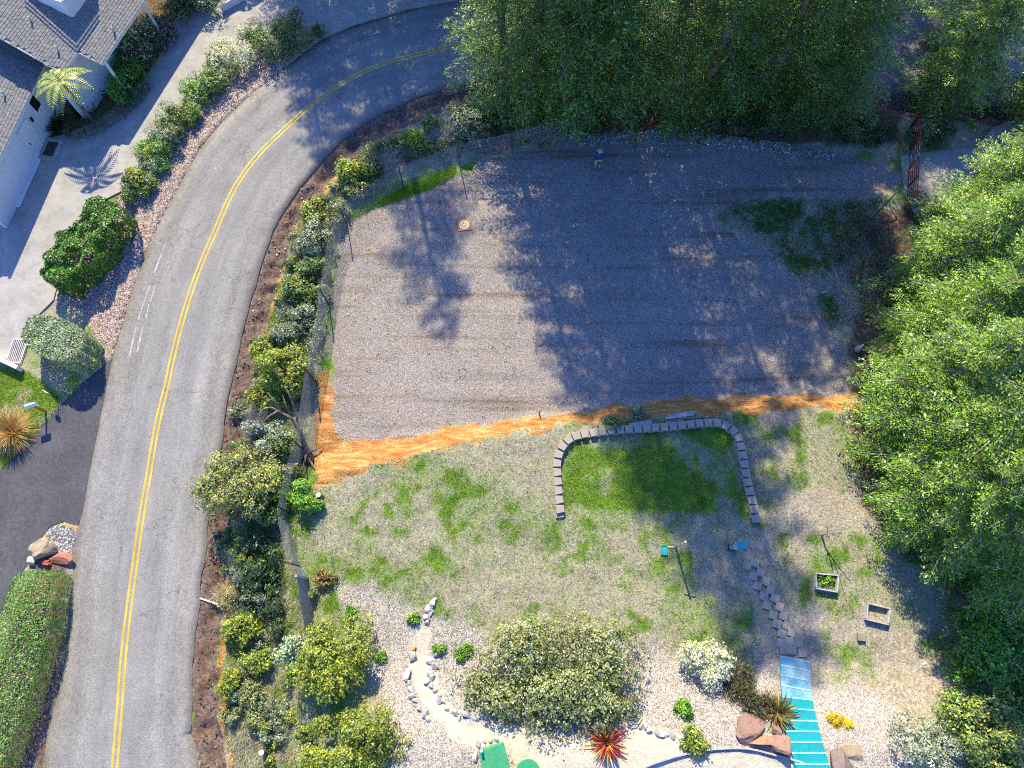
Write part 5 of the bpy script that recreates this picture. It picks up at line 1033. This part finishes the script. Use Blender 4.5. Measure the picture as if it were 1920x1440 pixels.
for course in range(2):
    for i, u in enumerate(np.arange(0.1 + 0.22 * course, dbw[-1], 0.455)):
        p = np.array([np.interp(u, dbw, bw[:, j]) for j in range(2)]); q = np.array([np.interp(u + 0.1, dbw, bw[:, j]) for j in range(2)]); t = q - p if np.linalg.norm(q - p) > 1e-4 else p - np.array([np.interp(u - 0.1, dbw, bw[:, j]) for j in range(2)])
        an = math.atan2(t[1], t[0]); 
        nrm = np.array([-t[1], t[0]])
        o = bpy.data.objects.new('block', bme); COL.objects.link(o); o.parent = rw; zz = gz(*p)
        o.location = (p[0] - ro[0], p[1] - ro[1], zz - ro[2] - 0.03 + course * 0.153); o.rotation_euler = (rr.normal() * 0.01, rr.normal() * 0.01, an + rr.normal() * 0.03)

# ------------------------------------------------------------------ pavers and turquoise stairs
PV = [(1400.6, 1060.6), (1416, 1055.6), (1426, 1073), (1412.5, 1080.6), (1420, 1098), (1436, 1090), (1432, 1117.5), (1445, 1106), (1453, 1122), (1438, 1134.5), (1462, 1138), (1449.5, 1152.5), (1469.5, 1155), (1457, 1169.5), (1476, 1173), (1465.5, 1187.5), (1485, 1186), (1481, 1203), (1466, 1204), (1498, 1206), (1469.5, 1219), (1484.5, 1219), (1504.5, 1224)]
pvm = MB().box((0, 0, 0.02), (0.385, 0.385, 0.06)).mesh('paver', bevel=0.012); pvm.materials.append(PAVER)
for i, (a, c) in enumerate(PV):
    g = G(a, c, 0.05); o = link('paver', pvm); o.location = (g[0], g[1], g[2] + 0.035); o.rotation_euler = (rr.normal() * 0.02, rr.normal() * 0.02, R(-20 + 20 * (c > 1190)) + rr.normal() * 0.07)
    tag(o, 'square tan concrete paver of the double path leading to the turquoise stairs', 'paver', 'pavers above the turquoise stairs')
SL = [(1463, 1229), (1464, 1245), (1464, 1264), (1465, 1283), (1466, 1304), (1468, 1325), (1470, 1349), (1473, 1369), (1478, 1390), (1484, 1410), (1490, 1431), (1496, 1453), (1503, 1476)]
SR = [(1519, 1240), (1520, 1257), (1521, 1275), (1523, 1294), (1524, 1311), (1527, 1330), (1532, 1350), (1537, 1370), (1542, 1390), (1548, 1410), (1554, 1431), (1560, 1453), (1567, 1476)]
st = tag(empty('garden_stairs', G(1490, 1235)), 'turquoise painted garden stairs between chip beds at bottom right', 'stairs'); sto = np.array(st.location); zprev = None
for i in range(12):
    pm = G((SL[i][0] + SR[i + 1][0]) / 2, (SL[i][1] + SR[i + 1][1]) / 2); zt_ = max(pm[2] + 0.10, (zprev or -9) + 0.10); zprev = zt_
    P = [W(*SL[i], zt_), W(*SR[i], zt_), W(*SR[i + 1], zt_), W(*SL[i + 1], zt_)]; ext = [P[2] + (P[2] - P[1]) * 0.18, P[3] + (P[3] - P[0]) * 0.18]
    pol = [P[0], P[1], ext[0], ext[1]]; MB().prism([p - sto for p in pol], zt_ - 0.55 - sto[2], zt_ - sto[2]).build('step', TURQW if i < 4 else TURQ, st, bevel=0.012)
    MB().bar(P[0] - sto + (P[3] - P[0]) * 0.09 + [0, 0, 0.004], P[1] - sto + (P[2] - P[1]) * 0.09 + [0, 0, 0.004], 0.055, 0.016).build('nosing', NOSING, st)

# ------------------------------------------------------------------ raised bed frames, feeders, lumber and other garden things
def bedframe(label, corners):
    P = [G(a, c, 0.2) for a, c in corners]; zz = float(np.mean([p[2] for p in P])); c = np.mean(P, 0); o = tag(empty('raised_bed', (c[0], c[1], zz)), label, 'raised bed')
    for i in range(4):
        a = P[i] - c; b = P[(i + 1) % 4] - c; d = unit((b - a)[:2]); a2 = np.array([*(a[:2] + d * (0.05 if i % 2 else -0.02)), 0.12]); b2 = np.array([*(b[:2] - d * (0.05 if i % 2 else -0.02)), 0.12]); MB().bar(a2, b2, 0.06, 0.28).build('board', GREYWOOD, o)
    return o
bedframe('grey timber bed frame with green weeds inside, beside the dead sapling', [(1529, 1075), (1571, 1079), (1569, 1110), (1530, 1103)])
bedframe('grey timber bed frame lying half in the tree shade at right', [(1626, 1131), (1668, 1141), (1665, 1171), (1624, 1161)])
S('bed_weeds', 'green weeds filling the upper half of the sunlit bed frame', 1548, 1086, 15, 8, 0.2, 'bright', 500, 0.06, 'weed')
g = G(1613, 1194); o = MB().box((0, 0, 0.08), (0.36, 0.38, 0.18)).build('wood_block', WOOD, None, bevel=0.02); o.location = tuple(g); o.rotation_euler = (0, 0, -0.1); tag(o, 'single brown block on the lawn below the shaded bed frame', 'block')
g = G(1245, 1032, 0.05); o = tag(empty('turquoise_tray', (g[0], g[1], g[2] + 0.03), -0.07), 'flat turquoise tray lying on the lawn beside the tall post', 'tray')
MB().box((0, 0, 0.015), (0.33, 0.46, 0.03)).build('base', TURQ, o, bevel=0.02)
for s_ in (-1, 1): MB().box((s_ * 0.155, 0, 0.05), (0.02, 0.44, 0.04)).build('rim', TURQ, o); MB().box((0, s_ * 0.22, 0.05), (0.29, 0.02, 0.04)).build('rim', TURQ, o)
g = G(1266, 1025); o = tag(empty('garden_post', g), 'tall thin post with a crossbar casting a long shadow on the lawn', 'post')
MB().bar((0, 0, -0.3), (0, 0, 2.1), 0.09, 0.09).build('pole', GREYWOOD, o); MB().bar((-0.25, 0.05, 2.0), (0.3, 0.0, 2.03), 0.04, 0.04).build('crossbar', BLACKM, o); MB().bar((-0.55, 0.0, 0.03), (-0.1, -0.02, 0.03), 0.05, 0.04).build('foot', WHITE, o)
g = G(1376, 1028); o = tag(empty('bird_feeder', g), 'post with turquoise tray on top near the end of the block wall', 'bird feeder')
MB().bar((0, 0, -0.3), (0, 0, 1.15), 0.08, 0.08).build('pole', WOOD, o); MB().box((0, 0, 1.19), (0.42, 0.34, 0.05)).build('tray', TURQ, o, bevel=0.015); MB().tube([(0.0, -0.1, 0.9), (0.28, -0.14, 0.95)], 0.06, 8).build('feeder_tube', BLACKM, o); MB().box((0, -0.02, 0.78), (0.5, 0.28, 0.05)).build('shelf', GREYWOOD, o)
g = G(1373, 1023); o = tag(empty('bucket', (g[0] - 0.12, g[1] - 0.1, g[2])), 'dark round pot at the foot of the bird feeder', 'pot'); MB().tube([(0, 0, 0), (0, 0, 0.28)], [0.12, 0.16], 12).build('pot', BLACKM, o); MB().tube([(0, 0, 0.285), (0, 0, 0.30)], [0.13, 0.13], 12).build('soil', STONE, o)
def board(label, p, q, z, mat, wd=0.18, th=0.04):
    a = W(*p, z); b = W(*q, z); gg = 0.5 * (gz(*a[:2]) + gz(*b[:2])); a[2] = b[2] = gg + z - 0.7; tag(MB().bar(a, b, wd, th).build('plank', mat), label, 'plank', 'planks behind the block wall')
board('pale plank lying alone behind the left part of the block wall', (1179, 798), (1222, 791), 0.78, GREYWOOD, 0.24); board('grey plank on top of the pile behind the block wall', (1248, 784), (1302, 776), 0.90, GREYWOOD, 0.12)
board('long thin plank at the far side of the lumber pile', (1252, 779), (1306, 771), 0.84, GREYWOOD, 0.10); board('brownish short plank against the blocks in the lumber pile', (1248, 791), (1282, 787), 0.80, WOOD, 0.2); board('dark thin plank sticking out right of the lumber pile', (1285, 785), (1335, 781), 0.78, WOOD, 0.08)
b = G(1011, 776); tag(MB().bar((b[0], b[1], b[2] - 0.2), (b[0], b[1], b[2] + 0.5), 0.06, 0.06).build('stake', REDWOOD), 'short brown stake on the clay bank', 'stake')
# dead sapling
g = G(1541, 1004); o = tag(empty('dead_sapling', g), 'pale leafless sapling with dark shadow beside the bed frame', 'dead tree'); rel = lambda px, py, z: W(px, py, g[2] + z) - g
MB().tube([(0, 0, -0.2), rel(1548, 1001, .5), rel(1560, 999, 0.9), rel(1600, 996, 1.9)], [0.05, 0.04, 0.03, 0.012], 6).build('trunk', PALEBARK, o, True)
MB().tube([rel(1553, 1000, .7), rel(1560, 1010, 1.0), rel(1565, 1024, 1.3)], [0.03, 0.025, 0.01], 5).build('branch', PALEBARK, o, True); MB().tube([rel(1552, 1000, .65), rel(1551, 992, 1.0), rel(1550, 978, 1.5)], [0.025, 0.018, 0.008], 5).build('branch', PALEBARK, o, True)
MB().tube([rel(1560, 999, .9), rel(1575, 1008, 1.4), rel(1590, 1030, 1.9)], [0.025, 0.018, 0.008], 5).build('branch', BARK, o, True)
# dead leaning trunk by the fence and its torn roots, with a dark lump for the shaded hole
g = G(584, 862); o = tag(empty('leaning_trunk', g), 'dark leafless trunk leaning over the fence from the eroded hole', 'dead tree'); rel = lambda px, py, z: W(px, py, g[2] + z) - g
MB().tube([(0.1, -0.2, -0.3), rel(575, 845, 0.3), rel(562, 808, 1.1), rel(548, 785, 1.6), rel(522, 770, 2.1)], [0.22, 0.17, 0.12, 0.09, 0.03], 7).build('trunk', BARK, o, True)
for pts in ([(564, 815, 1.0), (556, 780, 1.5), (546, 748, 2.1), (536, 728, 2.5)], [(548, 785, 1.6), (536, 762, 2.0), (530, 740, 2.4)], [(530, 774, 1.9), (508, 764, 2.2), (488, 768, 2.4)], [(528, 772, 2.0), (512, 748, 2.4), (500, 735, 2.6)], [(522, 770, 2.1), (505, 780, 2.3), (492, 792, 2.4)], [(575, 845, .3), (570, 872, .35), (562, 900, .2)], [(578, 850, .3), (592, 842, .2), (606, 838, .0)], [(580, 860, .2), (590, 880, .25), (600, 898, .1)]):
    MB().tube([rel(*p) for p in pts], np.linspace(0.07, 0.015, len(pts)), 5).build('branch', BARK, o, True)
rock('hole_shade_lump', 'dark lump of roots and earth added for the shade in the eroded hole by fence', 577, 862, 0.55, 0.8, 0.35, simple('hole_shade_brown', (0.03, 0.02, 0.015), (0.09, 0.055, 0.04), 6, 0.95, bmp=0.8), 'roots', seed=3)  # dark brown lump added to stand for the shade in the hole
# posts with pale cut tops
for a, c, h_, lb in ((597, 928, 0.55, 'cut log post with pale top beside the round green bush'), (567, 1268, 0.5, 'cut log post with pale top below the cream edged shrub'), (490, 1411, 0.6, 'cut log post with pale top near the bottom left of the bank')):
    g = G(a, c, h_); o = tag(empty('log_post', g), lb, 'post'); MB().tube([(0, 0, -0.2), (0, 0, h_)], 0.13, 10).build('log', BARK, o); MB().tube([(0, 0, h_ + 0.001), (0, 0, h_ + 0.012)], 0.122, 10).build('cut_face', CUT, o)
# stones of the path edge
def px1(L, x0, y0, k): return [(x / k + x0, y / k + y0) for x, y in L]
STN = px1([(385, 650), (350, 720), (378, 738), (390, 770), (345, 795), (350, 825), (365, 880), (310, 925), (360, 960), (390, 995), (430, 1045), (470, 1110), (440, 1095), (500, 1170), (550, 1190), (580, 1222), (620, 1215), (625, 1265), (680, 1235), (705, 1240), (745, 1240), (775, 1245), (803, 1250), (845, 1250), (900, 1260), (765, 1275), (800, 1200),
          (140, 940), (150, 970), (150, 1000), (170, 1060), (200, 1095), (245, 1180), (300, 1230), (325, 1275), (375, 155), (345, 180), (315, 190), (322, 217), (355, 240), (345, 262), (310, 290), (315, 320), (315, 345), (390, 125)], 740, 1100, 5.145)
STN += px1([(965, 1135), (1000, 1125), (1035, 1160), (1090, 1180), (1120, 1192), (1160, 1190), (1210, 1195), (1250, 1210), (1280, 1240)], 960, 1080, 4) + px1([(1670, 1265), (1700, 1285), (1650, 1355), (1710, 1235), (1760, 1235), (1800, 1225)], 480, 1080, 4)
for i, (a, c) in enumerate(STN):
    s = 0.17 + 0.13 * rr.random(); rock('edge_stone', 'rounded pale grey stone lining the sandy garden path', a, c, s * (1 + 0.4 * rr.random()), s, s * 0.75, PALESTONE if i % 3 else STONE, 'stone', 'stones lining the sandy path', i, rr.random() * 6, 0.2)
rock('path_stone', 'large grey stone at the upper left side of the sand path', 774, 1231, 0.42, 0.5, 0.3, STONE, 'stone', seed=2); rock('path_stone', 'large pale stone left of the sand path beside the small weed', 764, 1264, 0.36, 0.5, 0.3, PALESTONE, 'stone', seed=4); rock('path_stone', 'orange tinted stone at the top of the sand path', 775, 1216, 0.28, 0.24, 0.2, simple('orange_rock', (0.5, 0.28, 0.1), (0.6, 0.38, 0.18), 4, 0.9), 'stone', seed=5)
rock('boulder', 'large flat red brown boulder left of the stairs', 1402, 1362, 1.2, 0.9, 0.5, REDROCK, seed=6, rz=0.6); rock('boulder', 'orange tinted boulder above the timber edging', 1432, 1390, 1.0, 0.5, 0.5, simple('orange_boulder', (0.4, 0.2, 0.11), (0.55, 0.33, 0.2), 3, 0.9, bmp=0.9, fine=14, stain=0.5), seed=7); rock('boulder', 'purple brown angular boulder touching the stairs', 1466, 1400, 0.85, 0.7, 0.7, REDROCK, seed=8, rz=0.5)
rock('boulder', 'purple grey boulder right of the stairs at the bottom', 1576, 1424, 0.95, 0.85, 0.7, simple('purple_rock', (0.17, 0.12, 0.12), (0.30, 0.23, 0.22), 3, 0.9, bmp=0.9, fine=14, stain=0.6), seed=9); rock('boulder', 'tan flat rock slab right of the purple grey boulder', 1604, 1408, 0.9, 0.7, 0.3, TANROCK, seed=10, rz=-0.8); rock('boulder', 'small pinkish boulder under the spiky succulent', 1457, 1370, 0.5, 0.4, 0.4, REDROCK, seed=11)
rock('boulder', 'tan mossy boulder at the head of the long hedge', 78, 1030, 1.25, 0.75, 0.7, TANROCK, seed=12, rz=0.5); rock('boulder', 'pale grey stone between the tan boulder and the long hedge', 57, 1052, 0.5, 0.4, 0.4, PALESTONE, seed=13)
rock('boulder', 'jagged red rock slab beside the grey stone patch', 115, 1044, 1.05, 0.5, 0.4, simple('red_rock', (0.36, 0.12, 0.08), (0.5, 0.2, 0.14), 4, 0.85, bmp=0.9, fine=14, stain=0.5), seed=14, rz=-0.1); rock('boulder', 'small red rock touching the head of the long hedge', 86, 1054, 0.6, 0.3, 0.3, REDPOST, seed=15, rz=-0.3)
# timber edging, green chest and tub at the bottom
ED = [(1190, 1446), (1230, 1429), (1290, 1412), (1340, 1404), (1400, 1403), (1440, 1412), (1500, 1428), (1548, 1446)]; ep = smooth_line(np.array([G(a, c, 0.1) for a, c in ED]), 0.4); m = MB(); e0 = ep[len(ep) // 2].copy(); eo = tag(empty('timber_edging', e0), 'curved timber edging round the sandy patio at the bottom', 'edging')
for a, b in zip(ep[:-1], ep[1:]): m.bar(a - e0 + [0, 0, 0.04], b - e0 + (b - a) * 0.03 + [0, 0, 0.04], 0.07, 0.22)
m.build('timber', GREYWOOD, eo)
cq = [(897.5, 1409), (944, 1392.5), (962, 1462), (912, 1478)]; zg = G(925, 1420)[2]; zc = zg + 0.7; P = [W(a, c, zc) for a, c in cq]; c0 = np.mean(P, 0); bx_ = tag(empty('storage_chest', (c0[0], c0[1], zg)), 'green lidded storage chest at the bottom edge', 'chest')
MB().prism([(p - c0) * 0.94 for p in P], -0.05, 0.62).build('body', GREENP, bx_, bevel=0.02); MB().prism([(p - c0) for p in P], 0.625, 0.70).build('lid', GREENP, bx_, bevel=0.02)
g = G(905, 1400); o = tag(empty('short_post', g), 'short pale post whose shadow crosses the green chest', 'post'); MB().tube([(0, 0, -0.2), (0, 0, 1.0)], 0.05, 8).build('post', GREYWOOD, o); MB().tube([(0, 0, 1.001), (0, 0, 1.03)], 0.06, 8).build('cap', WHITE, o)
g = G(990, 1446, 0.3); o = tag(empty('green_tub', g), 'round green tub at the bottom edge right of the chest', 'tub'); MB().tube([(0, 0, -0.02), (0, 0, 0.42)], [0.42, 0.48], 20).build('tub', GREENP, o); MB().tube([(0, 0, 0.425), (0, 0, 0.45)], [0.5, 0.47], 20).build('lid', GREENP, o)
# road edge pipe
a = G(376, 1122); b = G(412, 1134); o = tag(empty('pale_pipe', a), 'pale pipe end sticking out at the road edge', 'pipe'); MB().tube([np.array([0, 0, 0.06]), b - a + [0, 0, 0.12]], 0.045, 7).build('pipe', WHITE, o)
# cones
def cone(name, label, px, py, mat, h_, rb, stripe=True):
    g = G(px, py, h_ * 0.4); o = tag(empty(name, g), label, 'cone'); MB().box((0, 0, 0.025), (rb * 2.3, rb * 2.3, 0.05)).build('base', mat if stripe else BLACKM, o); MB().tube([(0, 0, 0.05), (0, 0, h_)], [rb, rb * 0.15], 14).build('body', mat, o, True)
    if stripe: MB().tube([(0, 0, h_ * 0.5), (0, 0, h_ * 0.68)], [rb * 0.60, rb * 0.45], 14, False).build('reflective_band', PADWHITE, o, True)
    return o
cone('traffic_cone', 'red orange traffic cone under the firs, left one of two', 1157, 221, ORANGEP, 0.75, 0.17); cone('traffic_cone', 'red orange traffic cone under the firs, right one of two', 1222, 224, ORANGEP, 0.75, 0.17)
cone('white_cone', 'pale plain cone standing at the right edge of the gravel', 1612, 652, PALESTONE, 0.75, 0.2, False)
for a, c, lb in ((1545, 548, 'small white scrap on the gravel edge'), (1732, 1244, 'white scrap on the shaded lawn at right')):
    g = G(a, c); o = MB().box((0, 0, 0.03), (0.22, 0.1, 0.04)).build('scrap', WHITE, None, bevel=0.01); o.location = tuple(g); o.rotation_euler = (0.1, 0.05, 0.4); tag(o, lb, 'scrap')
# drone landing pad
g = G(870, 422); zmax = max(gz(g[0] + dx, g[1] + dy) for dx in (-.4, 0, .4) for dy in (-.4, 0, .4)); lp = tag(empty('landing_pad', (g[0], g[1], zmax + 0.01), R(8)), 'square orange drone landing pad with white ring on the gravel', 'landing pad')
MB().box((0, 0, 0.01), (0.76, 0.76, 0.02)).build('mat', PADORANGE, lp)
def ring(r0, r1, z, n=32):
    V = [(r0 * math.cos(t), r0 * math.sin(t), z) for t in np.linspace(0, 2 * math.pi, n, False)] + [(r1 * math.cos(t), r1 * math.sin(t), z) for t in np.linspace(0, 2 * math.pi, n, False)]; return MB().add(V, [(i, (i + 1) % n, n + (i + 1) % n, n + i) for i in range(n)])
MB().add([(0.30 * math.cos(t), 0.30 * math.sin(t), 0.024) for t in np.linspace(0, 6.2832, 32, False)], [tuple(range(32))]).build('disc', PADYELLOW, lp); ring(0.22, 0.28, 0.028).build('ring', PADWHITE, lp)
for x, y, sx, sy in ((0, 0.09, 0.2, 0.08), (0, -0.09, 0.2, 0.08), (0, 0, 0.08, 0.22)): MB().box((x, y, 0.029), (sx, sy, 0.006)).build('mark', PADWHITE, lp)

# ------------------------------------------------------------------ person holding the controller
def person():
    g = G(1119, 317); o = tag(empty('person', g), 'person in navy shirt, pale shorts and tan hat holding a controller', 'person')
    J = {'pel': ((0, 0.02, 0.93), .15, .12), 'wst': ((0, 0.02, 1.10), .15, .115), 'chs': ((0, 0.03, 1.30), .17, .125), 'nkb': ((0, 0.03, 1.45), .085, .075), 'nck': ((0, 0.0, 1.53), .06, .06), 'hd1': ((0, -0.03, 1.62), .085, .10), 'hd2': ((0, -0.03, 1.72), .075, .09)}
    E = [('pel', 'wst'), ('wst', 'chs'), ('chs', 'nkb'), ('nkb', 'nck'), ('nck', 'hd1'), ('hd1', 'hd2')]
    for s, k in ((-1, 'l'), (1, 'r')):
        J.update({'hip' + k: ((s * .10, 0.02, .86), .105, .105), 'kne' + k: ((s * .12, 0.0, .48), .065, .068), 'clf' + k: ((s * .125, 0.03, .34), .058, .06), 'ank' + k: ((s * .13, 0.03, .09), .042, .045), 'toe' + k: ((s * .15, -0.13, .04), .045, .035),
                  'sho' + k: ((s * .20, 0.03, 1.40), .068, .066), 'elb' + k: ((s * .27, 0.03, 1.12), .048, .048), 'wri' + k: ((s * .13, -0.24, 1.04), .034, .032), 'plm' + k: ((s * .10, -0.31, 1.05), .04, .025)})
        E += [('pel', 'hip' + k), ('hip' + k, 'kne' + k), ('kne' + k, 'clf' + k), ('clf' + k, 'ank' + k), ('ank' + k, 'toe' + k), ('chs', 'sho' + k), ('sho' + k, 'elb' + k), ('elb' + k, 'wri' + k), ('wri' + k, 'plm' + k)]
        for f, (dx, dy, dz_) in enumerate([(-.045, -.045, .035), (-.03, -.085, .01), (-.01, -.09, -.005), (.012, -.085, -.015), (.03, -.07, -.025)]):
            b = J['plm' + k][0]; m1 = (b[0] + s * dx * .8 * -1, b[1] + dy * .6, b[2] + dz_ + .01); m2 = (m1[0] - s * .012, m1[1] + dy * .35, m1[2] - .02)
            J[f'f{f}{k}'] = (m1, .011, .011); J[f'g{f}{k}'] = (m2, .009, .009); E += [('plm' + k, f'f{f}{k}'), (f'f{f}{k}', f'g{f}{k}')]
    names_ = list(J); me = bpy.data.meshes.new('body'); me.from_pydata([J[n_][0] for n_ in names_], [(names_.index(a), names_.index(b)) for a, b in E], []); ob = bpy.data.objects.new('body_tmp', me); COL.objects.link(ob)
    md = ob.modifiers.new('s', 'SKIN'); md.use_smooth_shade = True; ob.modifiers.new('d', 'SUBSURF').levels = 1
    for i, n_ in enumerate(names_): me.skin_vertices[0].data[i].radius = J[n_][1:]; me.skin_vertices[0].data[i].use_root = (n_ == 'pel')
    dg_ = bpy.context.evaluated_depsgraph_get(); m2 = bpy.data.meshes.new_from_object(ob.evaluated_get(dg_)); bpy.data.objects.remove(ob); m2.name = 'body'; m2.materials.clear()
    for mt in (SKIN, NAVY, KHAKI, BROWN): m2.materials.append(mt)
    for p in m2.polygons:
        c = p.center; i = 0
        if c.z < 0.10: i = 3
        elif c.z < 0.46: i = 0
        elif c.z < 0.98 and c.y > -0.17: i = 2
        elif c.z < 1.49 and c.y > -0.17: i = 1
        p.material_index = i
    link('body', m2, None, o)
    MB().tube([(0, -0.03, 1.74), (0, -0.03, 1.755), (0, -0.03, 1.757), (0, -0.03, 1.85), (0, -0.03, 1.87)], [0.19, 0.185, 0.11, 0.10, 0.06], 16).build('hat', TAN, o, True)
    nb = MB().tube([(0, -0.12, 1.64), (0, -0.15, 1.61)], [0.018, 0.014], 6); nb.build('nose', SKIN, o)
    for s in (-1, 1): MB().box((s * .035, -.125, 1.665), (.028, .012, .014)).build('eye', BLACKM, o); MB().box((s * .088, -.02, 1.645), (.02, .04, .06)).build('ear', SKIN, o)
    MB().box((0, -.125, 1.575), (.05, .012, .012)).build('mouth', REDPOST, o)
    ct = tag(MB().box((0, 0, 0), (0.18, 0.10, 0.035)).build('controller', BLACKM, None, bevel=0.01), 'dark remote controller held in the person\'s hands', 'controller'); ct.location = (g[0], g[1] - 0.37, g[2] + 1.06); ct.rotation_euler = (0.4, 0, 0)
person()
